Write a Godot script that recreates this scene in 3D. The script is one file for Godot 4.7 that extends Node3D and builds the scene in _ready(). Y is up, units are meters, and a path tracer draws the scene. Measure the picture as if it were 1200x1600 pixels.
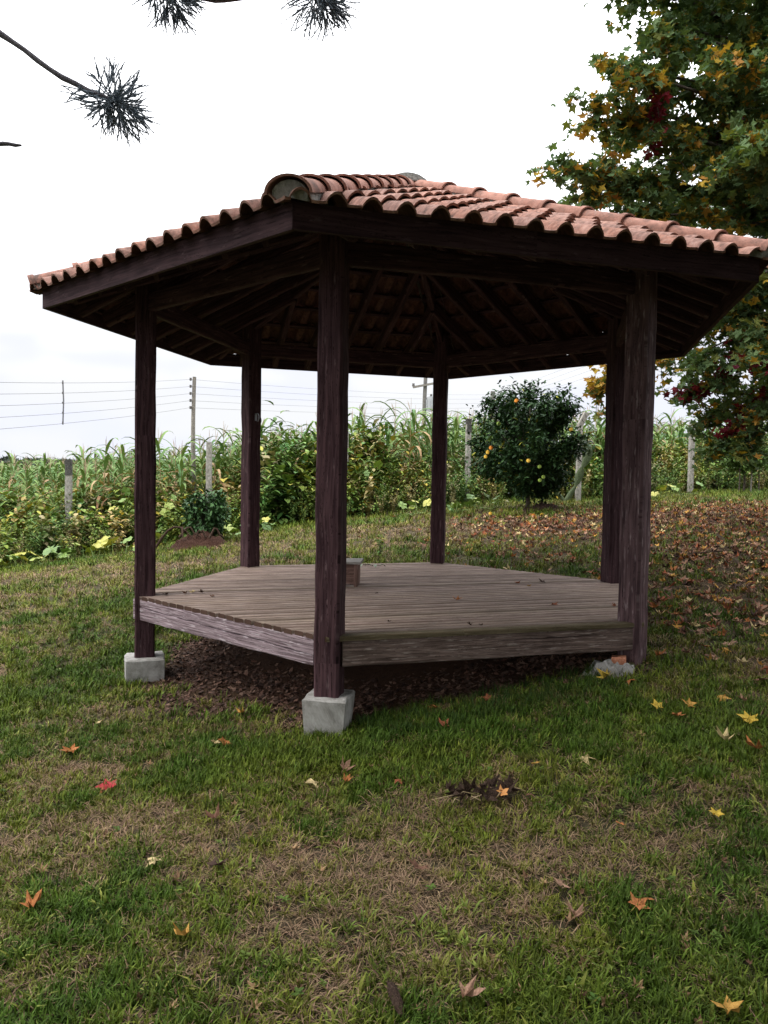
extends Node3D
# A hexagonal timber gazebo on a lawn, a cornfield behind a concrete-post fence, overcast sky.

const CENTRE := Vector3(0.1617, 0.0, -7.1478)
const TURN := -0.22134            # angle of the front corner of the hexagon
const POST_R := 2.2703
const ROOF_R := 3.0624
const DECK_Y := 0.63
const FASCIA_LOW := 2.955
const FASCIA_HIGH := 3.10
const SLOPE := 0.44
var rng := RandomNumberGenerator.new()
var names := {}
var M := {}
var nz := FastNoiseLite.new()
var nz2 := FastNoiseLite.new()

# ------------------------------------------------------------------ mesh collector
class MB:
	var v := PackedVector3Array()
	var n := PackedVector3Array()
	var uv := PackedVector2Array()
	var c := PackedColorArray()
	var col := Color(1, 1, 1)
	func tri(a: Vector3, b: Vector3, d: Vector3, ua := Vector2.ZERO, ub := Vector2.ZERO, ud := Vector2.ZERO) -> void:
		# corners counter-clockwise as seen from outside
		var nn := (b - a).cross(d - a).normalized()
		v.append(a); v.append(d); v.append(b)
		n.append(nn); n.append(nn); n.append(nn)
		uv.append(ua); uv.append(ud); uv.append(ub)
		c.append(col); c.append(col); c.append(col)
	func quad(a: Vector3, b: Vector3, d: Vector3, e: Vector3, ua := Vector2.ZERO, ub := Vector2.ZERO, ud := Vector2.ZERO, ue := Vector2.ZERO) -> void:
		tri(a, b, d, ua, ub, ud)
		tri(a, d, e, ua, ud, ue)
	func stri(a: Vector3, b: Vector3, d: Vector3, na: Vector3, nb: Vector3, nd: Vector3, ua := Vector2.ZERO, ub := Vector2.ZERO, ud := Vector2.ZERO) -> void:
		v.append(a); v.append(d); v.append(b)
		n.append(na); n.append(nd); n.append(nb)
		uv.append(ua); uv.append(ud); uv.append(ub)
		c.append(col); c.append(col); c.append(col)
	func squad(a: Vector3, b: Vector3, d: Vector3, e: Vector3, na: Vector3, nb: Vector3, nd: Vector3, ne: Vector3, ua := Vector2.ZERO, ub := Vector2.ZERO, ud := Vector2.ZERO, ue := Vector2.ZERO) -> void:
		stri(a, b, d, na, nb, nd, ua, ub, ud)
		stri(a, d, e, na, nd, ne, ua, ud, ue)
	func tube(pts: Array, radii: Array, sides := 8, cap := true, vs := 1.0) -> void:
		var rings := []
		var norms := []
		var lengths := [0.0]
		for i in range(1, pts.size()):
			lengths.append(lengths[i - 1] + (pts[i] as Vector3).distance_to(pts[i - 1]))
		var up := Vector3.UP
		var t0: Vector3 = (pts[1] - pts[0]).normalized()
		if absf(t0.y) > 0.9:
			up = Vector3.RIGHT
		var side := t0.cross(up).normalized()
		for i in pts.size():
			var t: Vector3 = (pts[mini(i + 1, pts.size() - 1)] - pts[maxi(i - 1, 0)]).normalized()
			side = (side - t * side.dot(t)).normalized()
			var other := t.cross(side).normalized()
			var ring := []
			var nr := []
			for k in sides:
				var a := TAU * k / sides
				var d := side * cos(a) + other * sin(a)
				ring.append(pts[i] + d * radii[i])
				nr.append(d)
			rings.append(ring)
			norms.append(nr)
		for i in range(pts.size() - 1):
			for k in sides:
				var k2 := (k + 1) % sides
				var u0 := float(k) / sides
				var u1 := float(k + 1) / sides
				squad(rings[i][k], rings[i][k2], rings[i + 1][k2], rings[i + 1][k], norms[i][k], norms[i][k2], norms[i + 1][k2], norms[i + 1][k], Vector2(lengths[i] * vs, u0), Vector2(lengths[i] * vs, u1), Vector2(lengths[i + 1] * vs, u1), Vector2(lengths[i + 1] * vs, u0))
		if cap:
			var e := pts.size() - 1
			for k in range(1, sides - 1):
				tri(rings[0][0], rings[0][k + 1], rings[0][k])
				tri(rings[e][0], rings[e][k], rings[e][k + 1])
	func box(lo: Vector3, hi: Vector3) -> void:
		var p := [Vector3(lo.x, lo.y, lo.z), Vector3(hi.x, lo.y, lo.z), Vector3(hi.x, hi.y, lo.z), Vector3(lo.x, hi.y, lo.z), Vector3(lo.x, lo.y, hi.z), Vector3(hi.x, lo.y, hi.z), Vector3(hi.x, hi.y, hi.z), Vector3(lo.x, hi.y, hi.z)]
		for f in [[4, 5, 6, 7], [1, 0, 3, 2], [0, 4, 7, 3], [5, 1, 2, 6], [3, 7, 6, 2], [0, 1, 5, 4]]:
			quad(p[f[0]], p[f[1]], p[f[2]], p[f[3]], Vector2(0, 0), Vector2(0.3, 0), Vector2(0.3, 0.3), Vector2(0, 0.3))
	func join(o: MB, x: Transform3D, tint := Color(1, 1, 1)) -> void:
		for i in o.v.size():
			v.append(x * o.v[i])
			n.append((x.basis * o.n[i]).normalized())
			uv.append(o.uv[i])
			c.append(o.c[i] * tint)
	func mesh() -> ArrayMesh:
		var a := []
		a.resize(Mesh.ARRAY_MAX)
		a[Mesh.ARRAY_VERTEX] = v
		a[Mesh.ARRAY_NORMAL] = n
		a[Mesh.ARRAY_TEX_UV] = uv
		a[Mesh.ARRAY_COLOR] = c
		var m := ArrayMesh.new()
		m.add_surface_from_arrays(Mesh.PRIMITIVE_TRIANGLES, a)
		return m

# ------------------------------------------------------------------ objects
func numbered(called: String) -> String:
	if not names.has(called):
		names[called] = 0
		return called
	names[called] += 1
	return "%s_%03d" % [called, names[called]]

func tag(o: Node, label: String, category: String, group := "", kind := "") -> void:
	if label: o.set_meta("label", label)
	if category: o.set_meta("category", category)
	if group: o.set_meta("group", group)
	if kind: o.set_meta("kind", kind)

func thing(called: String, label: String, category: String, at := Vector3.ZERO, turn := 0.0, group := "") -> Node3D:
	var o := Node3D.new()
	o.name = numbered(called)
	add_child(o)
	o.position = at
	o.rotation.y = turn
	tag(o, label, category, group)
	return o

func obj(called: String, mesh: Mesh, material: Material, parent: Node = self) -> MeshInstance3D:
	var o := MeshInstance3D.new()
	o.mesh = mesh
	o.material_override = material
	o.name = numbered(called) if parent == self else called
	parent.add_child(o, true)
	return o

func part(called: String, parent: Node) -> Node3D:
	var o := Node3D.new()
	o.name = called
	parent.add_child(o, true)
	return o

func scatter(called: String, mesh: Mesh, material: Material, xs: Array, cs: Array, parent: Node = self) -> MultiMeshInstance3D:
	var mm := MultiMesh.new()
	mm.transform_format = MultiMesh.TRANSFORM_3D
	mm.use_colors = true
	mm.mesh = mesh
	mm.instance_count = xs.size()
	for i in xs.size():
		mm.set_instance_transform(i, xs[i])
		mm.set_instance_color(i, cs[i])
	var o := MultiMeshInstance3D.new()
	o.multimesh = mm
	o.material_override = material
	o.name = numbered(called) if parent == self else called
	parent.add_child(o, true)
	o.set_meta("kind", "stuff")
	return o

# ------------------------------------------------------------------ materials
func lin(r: float, g: float, b: float) -> Color:
	return Color(r, g, b).linear_to_srgb()

func mat(col: Color, rough := 0.85, vertex := false) -> StandardMaterial3D:
	var m := StandardMaterial3D.new()
	m.albedo_color = col
	m.roughness = rough
	m.vertex_color_use_as_albedo = vertex
	m.cull_mode = BaseMaterial3D.CULL_DISABLED
	return m

func picture(w: int, h: int, f: Callable) -> ImageTexture:
	var im := Image.create(w, h, false, Image.FORMAT_RGB8)
	for y in h:
		for x in w:
			im.set_pixel(x, y, f.call(x, y))
	return ImageTexture.create_from_image(im)

# timber: dark, middle and pale tones (linear), streaks along u; bump from the same grain
func wood(seed: int, dark: Color, mid: Color, pale: Color, pale_share: float, rough := 0.8, bump := 0.25) -> StandardMaterial3D:
	var a := FastNoiseLite.new()
	a.seed = seed
	a.frequency = 0.02
	a.fractal_octaves = 4
	var w := 512
	var h := 256
	var heights := Image.create(w, h, false, Image.FORMAT_RGB8)
	var im := Image.create(w, h, false, Image.FORMAT_RGB8)
	for y in h:
		for x in w:
			var wob := a.get_noise_2d(x * 0.25 + 900, y * 0.5) * 9.0
			var g := a.get_noise_2d(x * 0.32, (y + wob) * 7.0)
			var b := a.get_noise_2d(x * 0.8 + 400, y * 2.2 + 77)
			var p := a.get_noise_2d(x * 0.9 + 1300, y * 5.5 + 310)
			var spot := a.get_noise_2d(x * 2.2 + 2100, y * 3.0 + 610)
			var t := clampf(0.5 + g * 0.75 + b * 0.5, 0.0, 1.0)
			var k := dark.lerp(mid, t)
			var s := clampf((p + spot * 0.5 - 0.45 + pale_share) * 3.2, 0.0, 1.0)
			k = k.lerp(pale, s * (0.45 + 0.55 * t))
			var crack := a.get_noise_2d(x * 0.12 + 5000, (y + wob) * 4.5)
			if absf(crack) < 0.012:
				k = k.lerp(dark * 0.4, 0.8)
			im.set_pixel(x, y, k.linear_to_srgb())
			var hh := clampf(t * 0.8 + 0.1 - (0.5 if absf(crack) < 0.014 else 0.0), 0, 1)
			heights.set_pixel(x, y, Color(hh, hh, hh))
	var m := StandardMaterial3D.new()
	m.albedo_texture = ImageTexture.create_from_image(im)
	m.heightmap_enabled = true
	m.heightmap_texture = ImageTexture.create_from_image(heights)
	m.heightmap_scale = bump
	m.roughness = rough
	m.metallic_specular = 0.2
	m.cull_mode = BaseMaterial3D.CULL_DISABLED
	m.vertex_color_use_as_albedo = true
	return m

# mottled mineral surface, world-triplanar
func mottled(seed: int, cols: Array, scale: float, rough := 0.9, bump := 0.3, freq := 0.03) -> StandardMaterial3D:
	var a := FastNoiseLite.new()
	a.seed = seed
	a.frequency = freq
	a.fractal_octaves = 5
	var b := FastNoiseLite.new()
	b.seed = seed + 5
	b.frequency = freq * 6.0
	b.fractal_octaves = 3
	var g := Gradient.new()
	g.offsets = PackedFloat32Array([0.0, 0.4, 0.7, 1.0])
	g.colors = PackedColorArray([cols[0], cols[1], cols[2], cols[3]])
	var w := 256
	var im := Image.create(w, w, false, Image.FORMAT_RGB8)
	var hi := Image.create(w, w, false, Image.FORMAT_RGB8)
	for y in w:
		for x in w:
			# wrapped on a torus so that the tile has no seam
			var au := TAU * x / w
			var av := TAU * y / w
			var q := Vector3(cos(au) * 40.0 + cos(av) * 13.0, sin(au) * 40.0 + cos(av) * 17.0, sin(av) * 40.0)
			var t := 0.5 + a.get_noise_3dv(q) * 0.75 + b.get_noise_3dv(q) * 0.3
			im.set_pixel(x, y, g.sample(clampf(t, 0, 1)).linear_to_srgb())
			var e := clampf(0.5 + b.get_noise_3dv(q) * 0.6 + a.get_noise_3dv(q) * 0.4, 0, 1)
			hi.set_pixel(x, y, Color(e, e, e))
	var m := StandardMaterial3D.new()
	m.albedo_texture = ImageTexture.create_from_image(im)
	m.heightmap_enabled = true
	m.heightmap_texture = ImageTexture.create_from_image(hi)
	m.heightmap_scale = bump
	m.roughness = rough
	m.metallic_specular = 0.25
	m.uv1_triplanar = true
	m.uv1_world_triplanar = true
	m.uv1_scale = Vector3.ONE * scale
	m.cull_mode = BaseMaterial3D.CULL_DISABLED
	m.vertex_color_use_as_albedo = true
	return m

# ------------------------------------------------------------------ terrain
const TP := [[-.34, -4.9], [1.83, -5.6], [-2.0, -6.4], [.16, -7.15], [.66, -9.4], [-1.5, -8.7], [2.33, -7.8], [3.5, -7.0], [4.5, -9.0], [-6.2, -15.2], [-3.13, -13.0], [-2.2, -15.0], [1.85, -17.2], [2.67, -14.5], [4.45, -17.7], [7.3, -18.5], [-6.2, -12.5], [8.7, -19.0], [0.0, 0.0], [2.0, -2.0], [-2.0, -2.0], [-2.5, -4.2], [0.0, -3.0], [3.0, -4.0], [-5.0, -7.0], [-8.0, -20.0], [0.0, -22.0], [8.0, -12.0], [0.0, 6.0], [8.0, -2.0], [-8.0, -2.0], [14.0, -22.0], [-14.0, -22.0]]
const TW := [0.00263, 0.01232, -0.01115, -0.01719, -0.00325, 0.01485, 0.00634, -0.00625, 0.00104, -0.0074, 0.0026, -0.00167, 0.00998, 0.00194, -0.01313, 0.01391, 0.00505, -0.00986, 0.00242, -0.00654, 0.00593, 0.00211, -0.00665, 0.0032, -0.00105, -0.00234, 0.00034, 0.00014, 0.001, -0.00069, -0.0012, 0.00077, 0.00177, -0.55525, 0.06728, -0.03408]
const GX0 := -20.0
const GZ0 := -30.0
const GS := 0.25
const GW := 161
const GH := 161
var grid := PackedFloat32Array()

func raw_height(x: float, z: float) -> float:
	var s: float = TW[33] + TW[34] * x + TW[35] * z
	for i in 33:
		var dx: float = x - TP[i][0]
		var dz: float = z - TP[i][1]
		var r2 := dx * dx + dz * dz
		if r2 > 1e-9:
			s += TW[i] * 0.5 * r2 * log(r2)
	return s

func make_grid() -> void:
	grid.resize(GW * GH)
	for j in GH:
		for i in GW:
			var x := GX0 + i * GS
			var z := GZ0 + j * GS
			grid[j * GW + i] = raw_height(x, z) + nz.get_noise_2d(x * 60.0, z * 60.0) * 0.018

func height(x: float, z: float) -> float:
	var cx := clampf(x, GX0, GX0 + (GW - 1.001) * GS)
	var cz := clampf(z, GZ0, GZ0 + (GH - 1.001) * GS)
	var fx := (cx - GX0) / GS
	var fz := (cz - GZ0) / GS
	var i := int(fx)
	var j := int(fz)
	fx -= i
	fz -= j
	var k := j * GW + i
	var y := lerpf(lerpf(grid[k], grid[k + 1], fx), lerpf(grid[k + GW], grid[k + GW + 1], fx), fz)
	var away := Vector2(x - cx, z - cz).length()
	if away > 0.0:
		y = y / (1.0 + away / 40.0)
	return y

func on_ground(x: float, z: float, up := 0.0) -> Vector3:
	return Vector3(x, height(x, z) + up, z)

func corner(i: int, r: float, y: float) -> Vector3:
	var a := TURN + i * PI / 3.0
	return CENTRE + Vector3(sin(a) * r, y, cos(a) * r)

# distance from the gazebo's middle measured to the hexagon's edge (1 on the deck edge)
func hex_share(x: float, z: float) -> float:
	var p := Vector2(x - CENTRE.x, z - CENTRE.z)
	var best := 0.0
	for i in 6:
		var a := TURN + PI / 6.0 + i * PI / 3.0
		best = maxf(best, p.dot(Vector2(sin(a), cos(a))))
	return best / (POST_R * 0.866)

const EDGE := [[-14.0, -10.0], [-8.0, -11.8], [-6.1, -12.5], [-4.4, -13.4], [-2.2, -15.0], [0.0, -15.0], [1.5, -15.7], [3.0, -17.1], [5.0, -17.5], [9.5, -19.0], [16.0, -21.0]]
func lawn_edge(x: float) -> float:
	for i in range(1, EDGE.size()):
		if x < EDGE[i][0]:
			return lerpf(EDGE[i - 1][1], EDGE[i][1], clampf((x - EDGE[i - 1][0]) / (EDGE[i][0] - EDGE[i - 1][0]), 0, 1))
	return -21.0

# patches of lawn: x, z, radius x, radius z, how dry
const DRY := [[0.1, -3.15, 0.75, 0.45, 1.0], [-1.75, -4.45, 0.5, 0.5, 0.8], [-1.2, -3.7, 0.5, 0.25, 0.5], [0.9, -3.3, 0.45, 0.3, 0.5], [0.15, -2.6, 0.6, 0.3, 0.55], [-1.5, -3.6, 0.4, 0.3, 0.55], [-4.5, -9.5, 2.2, 1.0, 0.6], [0.4, -12.4, 3.0, 1.2, 0.75], [-4.0, -11.3, 2.0, 0.7, 0.7], [3.0, -12.6, 2.6, 1.4, 0.7]]
const LUSH := [[0.7, -4.55, 1.3, 0.42, 1.0], [-0.8, -4.5, 0.8, 0.4, 0.8], [1.0, -2.5, 0.5, 0.3, 0.5], [2.6, -7.0, 0.5, 0.6, 0.6], [-2.8, -6.5, 0.9, 1.2, 0.6], [-0.9, -2.9, 0.5, 0.35, 0.6], [1.9, -4.2, 0.6, 0.4, 0.6]]
func dryness(x: float, z: float) -> float:
	var d := 0.36 + nz2.get_noise_2d(x * 48.0, z * 48.0) * 0.4 + nz2.get_noise_2d(x * 190.0 + 50, z * 190.0) * 0.6 + nz2.get_noise_2d(x * 600.0 + 90, z * 600.0) * 0.55
	for p in DRY:
		var r := Vector2((x - p[0]) / p[2], (z - p[1]) / p[3]).length_squared()
		d += p[4] * exp(-r * 1.2) * 0.46
	for p in LUSH:
		var r := Vector2((x - p[0]) / p[2], (z - p[1]) / p[3]).length_squared()
		d -= p[4] * exp(-r * 1.2) * 0.58
	return clampf(d, 0.0, 1.0)

# bare, littered soil: under the deck and under the big tree
func bareness(x: float, z: float) -> float:
	var s := hex_share(x, z)
	var b := smoothstep(1.12, 0.9, s + nz2.get_noise_2d(x * 90.0, z * 90.0) * 0.14)
	# trodden soil that spills out at the front left side of the deck
	var q := Vector2((x + 1.05) / 0.75, (z + 5.85) / 0.55).length()
	b = maxf(b, smoothstep(1.25, 0.7, q + nz2.get_noise_2d(x * 110.0, z * 110.0) * 0.35) * 0.9)
	var e := Vector2((x - 1.2) / 1.1, (z + 5.45) / 0.28).length()
	b = maxf(b, smoothstep(1.0, 0.4, e + nz2.get_noise_2d(x * 110.0, z * 110.0) * 0.35) * 0.8)
	b = maxf(b, litter(x, z) * 0.82)
	return clampf(b, 0.0, 1.0)

func litter(x: float, z: float) -> float:
	var q := Vector2((x - 5.6) / 4.6, (z + 11.6) / 4.2).length()
	var near := Vector2((x - 3.5) / 1.7, (z + 7.2) / 2.0).length()
	return maxf(smoothstep(1.15, 0.45, q + nz2.get_noise_2d(x * 35.0 + 9, z * 35.0) * 0.45), 0.8 * smoothstep(1.15, 0.35, near + nz2.get_noise_2d(x * 80.0 + 9, z * 80.0) * 0.7))

func spread_axis(near: float, step: float, far: float) -> PackedFloat32Array:
	var a := PackedFloat32Array()
	var p := 0.0
	while p < near:
		a.append(p)
		p += step
	while p < far:
		a.append(p)
		step *= 1.22
		p += step
	a.append(far)
	return a

func make_ground() -> void:
	var half := spread_axis(12.0, 0.16, 1500.0)
	var xs := PackedFloat32Array()
	for i in range(half.size() - 1, 0, -1):
		xs.append(-half[i])
	xs.append_array(half)
	var zs := PackedFloat32Array()
	var back := spread_axis(20.0, 0.16, 1500.0)
	for i in range(back.size() - 1, -1, -1):
		zs.append(1.0 - back[i])
	for z in [3.0, 7.0, 14.0, 30.0, 80.0, 300.0, 1500.0]:
		zs.append(z)
	var v := PackedVector3Array()
	var c := PackedColorArray()
	var soil := Color(0.06, 0.034, 0.021)
	var thatch := Color(0.085, 0.066, 0.04)
	var field := Color(0.055, 0.065, 0.03)
	for z in zs:
		for x in xs:
			v.append(Vector3(x, height(x, z), z))
			var k := thatch.lerp(Color(0.04, 0.042, 0.018), 1.0 - dryness(x, z))
			k = k.lerp(soil, bareness(x, z))
			if z < lawn_edge(x) or absf(x) > 16.0:
				k = field
			c.append(k)
	var idx := PackedInt32Array()
	var w := xs.size()
	for j in range(zs.size() - 1):
		for i in range(w - 1):
			var a := j * w + i
			idx.append_array(PackedInt32Array([a, a + 1, a + w, a + 1, a + w + 1, a + w]))
	var arr := []
	arr.resize(Mesh.ARRAY_MAX)
	arr[Mesh.ARRAY_VERTEX] = v
	arr[Mesh.ARRAY_COLOR] = c
	arr[Mesh.ARRAY_INDEX] = idx
	var st := SurfaceTool.new()
	st.create_from_arrays(arr)
	st.generate_normals()
	var m := mottled(31, [Color(0.45, 0.45, 0.45), Color(0.8, 0.8, 0.8), Color(0.95, 0.93, 0.9), Color(1, 1, 1)], 1.7, 0.95, 1.2, 0.05)
	var o := obj("ground", st.commit(), m)
	o.set_meta("kind", "structure")

# ------------------------------------------------------------------ timber shapes
# a beam along +x from 0 to long, centred on y and z, with chamfered, slightly uneven edges
func beam(long: float, h: float, w: float, seed: int, rough := 0.004, bevel := 0.008, segs := 0) -> MB:
	var r := RandomNumberGenerator.new()
	r.seed = seed
	var b := MB.new()
	if segs == 0:
		segs = maxi(2, int(long / 0.25))
	var tone := r.randf_range(0.86, 1.1)
	b.col = Color(tone, tone, tone)
	var off := Vector2(r.randf(), r.randf())
	var rings := []
	for i in segs + 1:
		var x := long * i / segs
		var hy := h / 2 + r.randf_range(-rough, rough)
		var hz := w / 2 + r.randf_range(-rough, rough)
		var sy := r.randf_range(-rough, rough) * 0.7
		var sz := r.randf_range(-rough, rough) * 0.7
		var e := bevel + r.randf_range(0, rough)
		var ring := []
		for p in [[-hy, -hz + e], [-hy, hz - e], [-hy + e, hz], [hy - e, hz], [hy, hz - e], [hy, -hz + e], [hy - e, -hz], [-hy + e, -hz]]:
			ring.append(Vector3(x, p[0] + sy, p[1] + sz))
		rings.append(ring)
	var around := [0.0, w, w, w + h, w + h, 2 * w + h, 2 * w + h, 2 * w + 2 * h, 2 * w + 2 * h]
	for i in segs:
		for k in 8:
			var k2 := (k + 1) % 8
			var u0 := long * i / segs / 3.0 + off.x
			var u1 := long * (i + 1) / segs / 3.0 + off.x
			var v0: float = around[k] / 0.9 + off.y
			var v1: float = around[k + 1] / 0.9 + off.y
			b.quad(rings[i][k], rings[i + 1][k], rings[i + 1][k2], rings[i][k2], Vector2(u0, v0), Vector2(u1, v0), Vector2(u1, v1), Vector2(u0, v1))
	for e in [0, segs]:
		var ring: Array = rings[e]
		var mid := Vector3(long * e / segs, 0, 0)
		for k in 8:
			var k2 := (k + 1) % 8
			if e == 0:
				b.tri(mid, ring[k], ring[k2], off, off + Vector2(0.02, 0), off + Vector2(0.02, 0.02))
			else:
				b.tri(mid, ring[k2], ring[k], off, off + Vector2(0.02, 0), off + Vector2(0.02, 0.02))
	return b

# place a +x mesh from a to b, its height towards up
func along(a: Vector3, b: Vector3, up := Vector3.UP) -> Transform3D:
	var x := (b - a).normalized()
	var z := x.cross(up).normalized()
	var y := z.cross(x).normalized()
	return Transform3D(Basis(x, y, z), a)

# a rim joist with a split that wanders along its outer (+z) face
func split_joist(long: float, h: float, w: float, seed: int, from: float, to: float, high: float, low: float, wide: float) -> MB:
	var r := FastNoiseLite.new()
	r.seed = seed
	r.frequency = 1.0
	var b := MB.new()
	var segs := 40
	var rings := []
	for i in segs + 1:
		var t := float(i) / segs
		var x := long * t
		var yc := lerpf(high, low, t) + r.get_noise_1d(t * 9.0) * 0.012 + r.get_noise_1d(t * 40.0 + 30) * 0.003
		var open := wide * smoothstep(from - 0.03, from + 0.05, t) * smoothstep(to + 0.03, to - 0.05, t) * (0.75 + 0.5 * r.get_noise_1d(t * 25 + 80))
		open = maxf(open, 0.0002)
		var lowy := -h / 2 + r.get_noise_1d(t * 6.0 + 200) * 0.006
		var top := h / 2 + r.get_noise_1d(t * 7.0 + 300) * 0.003
		var z := w / 2 + r.get_noise_1d(t * 11.0 + 500) * 0.004
		rings.append([Vector3(x, lowy, -w / 2), Vector3(x, lowy, z - 0.006), Vector3(x, lowy + 0.006, z), Vector3(x, yc - open, z + 0.001), Vector3(x, yc, z - open * 4.0), Vector3(x, yc + open, z), Vector3(x, top - 0.006, z), Vector3(x, top, z - 0.006), Vector3(x, top, -w / 2)])
	var n: int = rings[0].size()
	for i in segs:
		for k in n:
			var k2 := (k + 1) % n
			var a: Vector3 = rings[i][k]
			var d: Vector3 = rings[i + 1][k]
			var e: Vector3 = rings[i + 1][k2]
			var f: Vector3 = rings[i][k2]
			b.quad(a, d, e, f, Vector2(a.x / 2.4, a.y / 0.45 + a.z), Vector2(d.x / 2.4, d.y / 0.45 + d.z), Vector2(e.x / 2.4, e.y / 0.45 + e.z), Vector2(f.x / 2.4, f.y / 0.45 + f.z))
	for e in [0, segs]:
		var g: Array = rings[e]
		for k in range(1, n - 1):
			if e == 0:
				b.tri(g[0], g[k], g[k + 1], Vector2(0, 0), Vector2(0.02, 0), Vector2(0.02, 0.05))
			else:
				b.tri(g[0], g[k + 1], g[k], Vector2(0, 0), Vector2(0.02, 0), Vector2(0.02, 0.05))
	return b

# ------------------------------------------------------------------ gazebo
const TILE_P := 0.1957
const TILE_L := 0.41
const GAUGE := 0.345
const PROFILE := [0.0, 0.006, 0.02, 0.04, 0.06, 0.08, 0.1, 0.114, 0.12, 0.145, 0.175, 0.204]

func tile_w(u: float) -> float:
	if u <= 0.12:
		return 0.058 * pow(sin(PI * clampf(u / 0.12, 0, 1)), 0.72)
	return 0.006 * smoothstep(0.16, 0.204, u)

# one pan-and-barrel roof tile; ends holds the length of each column (cut tiles are shorter)
func tile_mesh(ends: Array) -> MB:
	var b := MB.new()
	var t := 0.015
	var top0 := []
	var top1 := []
	var nor := []
	for k in PROFILE.size():
		var u: float = PROFILE[k]
		var w := tile_w(u)
		var dw := (tile_w(u + 0.002) - tile_w(maxf(u - 0.002, 0.0))) / 0.004
		nor.append(Vector3(-clampf(dw, -2.5, 2.5), -0.06, 1).normalized())
		top0.append(Vector3(u, 0, w + 0.034))
		top1.append(Vector3(u, ends[k], w + 0.034 * (1.0 - ends[k] / TILE_L)))
	for k in range(PROFILE.size() - 1):
		if ends[k] <= 0.0 and ends[k + 1] <= 0.0:
			continue
		var a: Vector3 = top0[k]
		var d: Vector3 = top0[k + 1]
		var e: Vector3 = top1[k + 1]
		var f: Vector3 = top1[k]
		b.squad(a, d, e, f, nor[k], nor[k + 1], nor[k + 1], nor[k])
		var dn := Vector3(0, 0, -t)
		b.col = Color(0.35, 0.32, 0.32)             # underside colour darkened: the shade under the roof is painted in
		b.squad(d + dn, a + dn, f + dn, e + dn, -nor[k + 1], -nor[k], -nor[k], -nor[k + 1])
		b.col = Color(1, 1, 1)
		b.quad(a + dn, d + dn, d, a)
	return b

func cap_mesh() -> MB:
	var b := MB.new()
	var xs := [0.0, 0.04, 0.048, 0.2, 0.40]
	var rs := [0.134, 0.131, 0.117, 0.112, 0.106]
	var n := 14
	for i in range(xs.size() - 1):
		for k in n:
			var a0 := PI * k / n
			var a1 := PI * (k + 1) / n
			var p := func(x: float, r: float, a: float) -> Vector3: return Vector3(x, sin(a) * r * 0.72, cos(a) * r)
			var n0 := Vector3(0, sin(a0), cos(a0))
			var n1 := Vector3(0, sin(a1), cos(a1))
			b.squad(p.call(xs[i], rs[i], a0), p.call(xs[i + 1], rs[i + 1], a0), p.call(xs[i + 1], rs[i + 1], a1), p.call(xs[i], rs[i], a1), n0, n0, n1, n1)
			var q := 0.016
			b.squad(p.call(xs[i], rs[i] - q, a1), p.call(xs[i + 1], rs[i + 1] - q, a1), p.call(xs[i + 1], rs[i + 1] - q, a0), p.call(xs[i], rs[i] - q, a0), -n1, -n1, -n0, -n0)
			if i == 0:
				b.quad(p.call(xs[0], rs[0], a0), p.call(xs[0], rs[0], a1), p.call(xs[0], rs[0] - q, a1), p.call(xs[0], rs[0] - q, a0))
	return b

func mortar_mesh(long: float, seed: int) -> MB:
	var r := RandomNumberGenerator.new()
	r.seed = seed
	var b := MB.new()
	var segs := int(long / 0.12)
	var rings := []
	for i in segs + 1:
		var x := 0.022 + (long - 0.03) * i / segs
		var deep := lerpf(-0.045, -0.115, smoothstep(0.1, 0.35, x))
		var wide := lerpf(0.1, 0.115, smoothstep(0.1, 0.35, x))
		var ring := [Vector3(x, deep, -wide + r.randf_range(-0.012, 0.012))]
		for k in 9:
			var a := PI - PI * k / 8.0
			ring.append(Vector3(x, sin(a) * 0.074 - 0.008, cos(a) * 0.1))
		ring.append(Vector3(x, deep, wide + r.randf_range(-0.012, 0.012)))
		rings.append(ring)
	var n: int = rings[0].size()
	for i in segs:
		for k in range(n - 1):
			b.quad(rings[i][k], rings[i][k + 1], rings[i + 1][k + 1], rings[i + 1][k])
	var m := Vector3(0.022, -0.02, 0)
	for k in range(n - 1):
		b.tri(m, rings[0][k + 1], rings[0][k])
	return b

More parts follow.
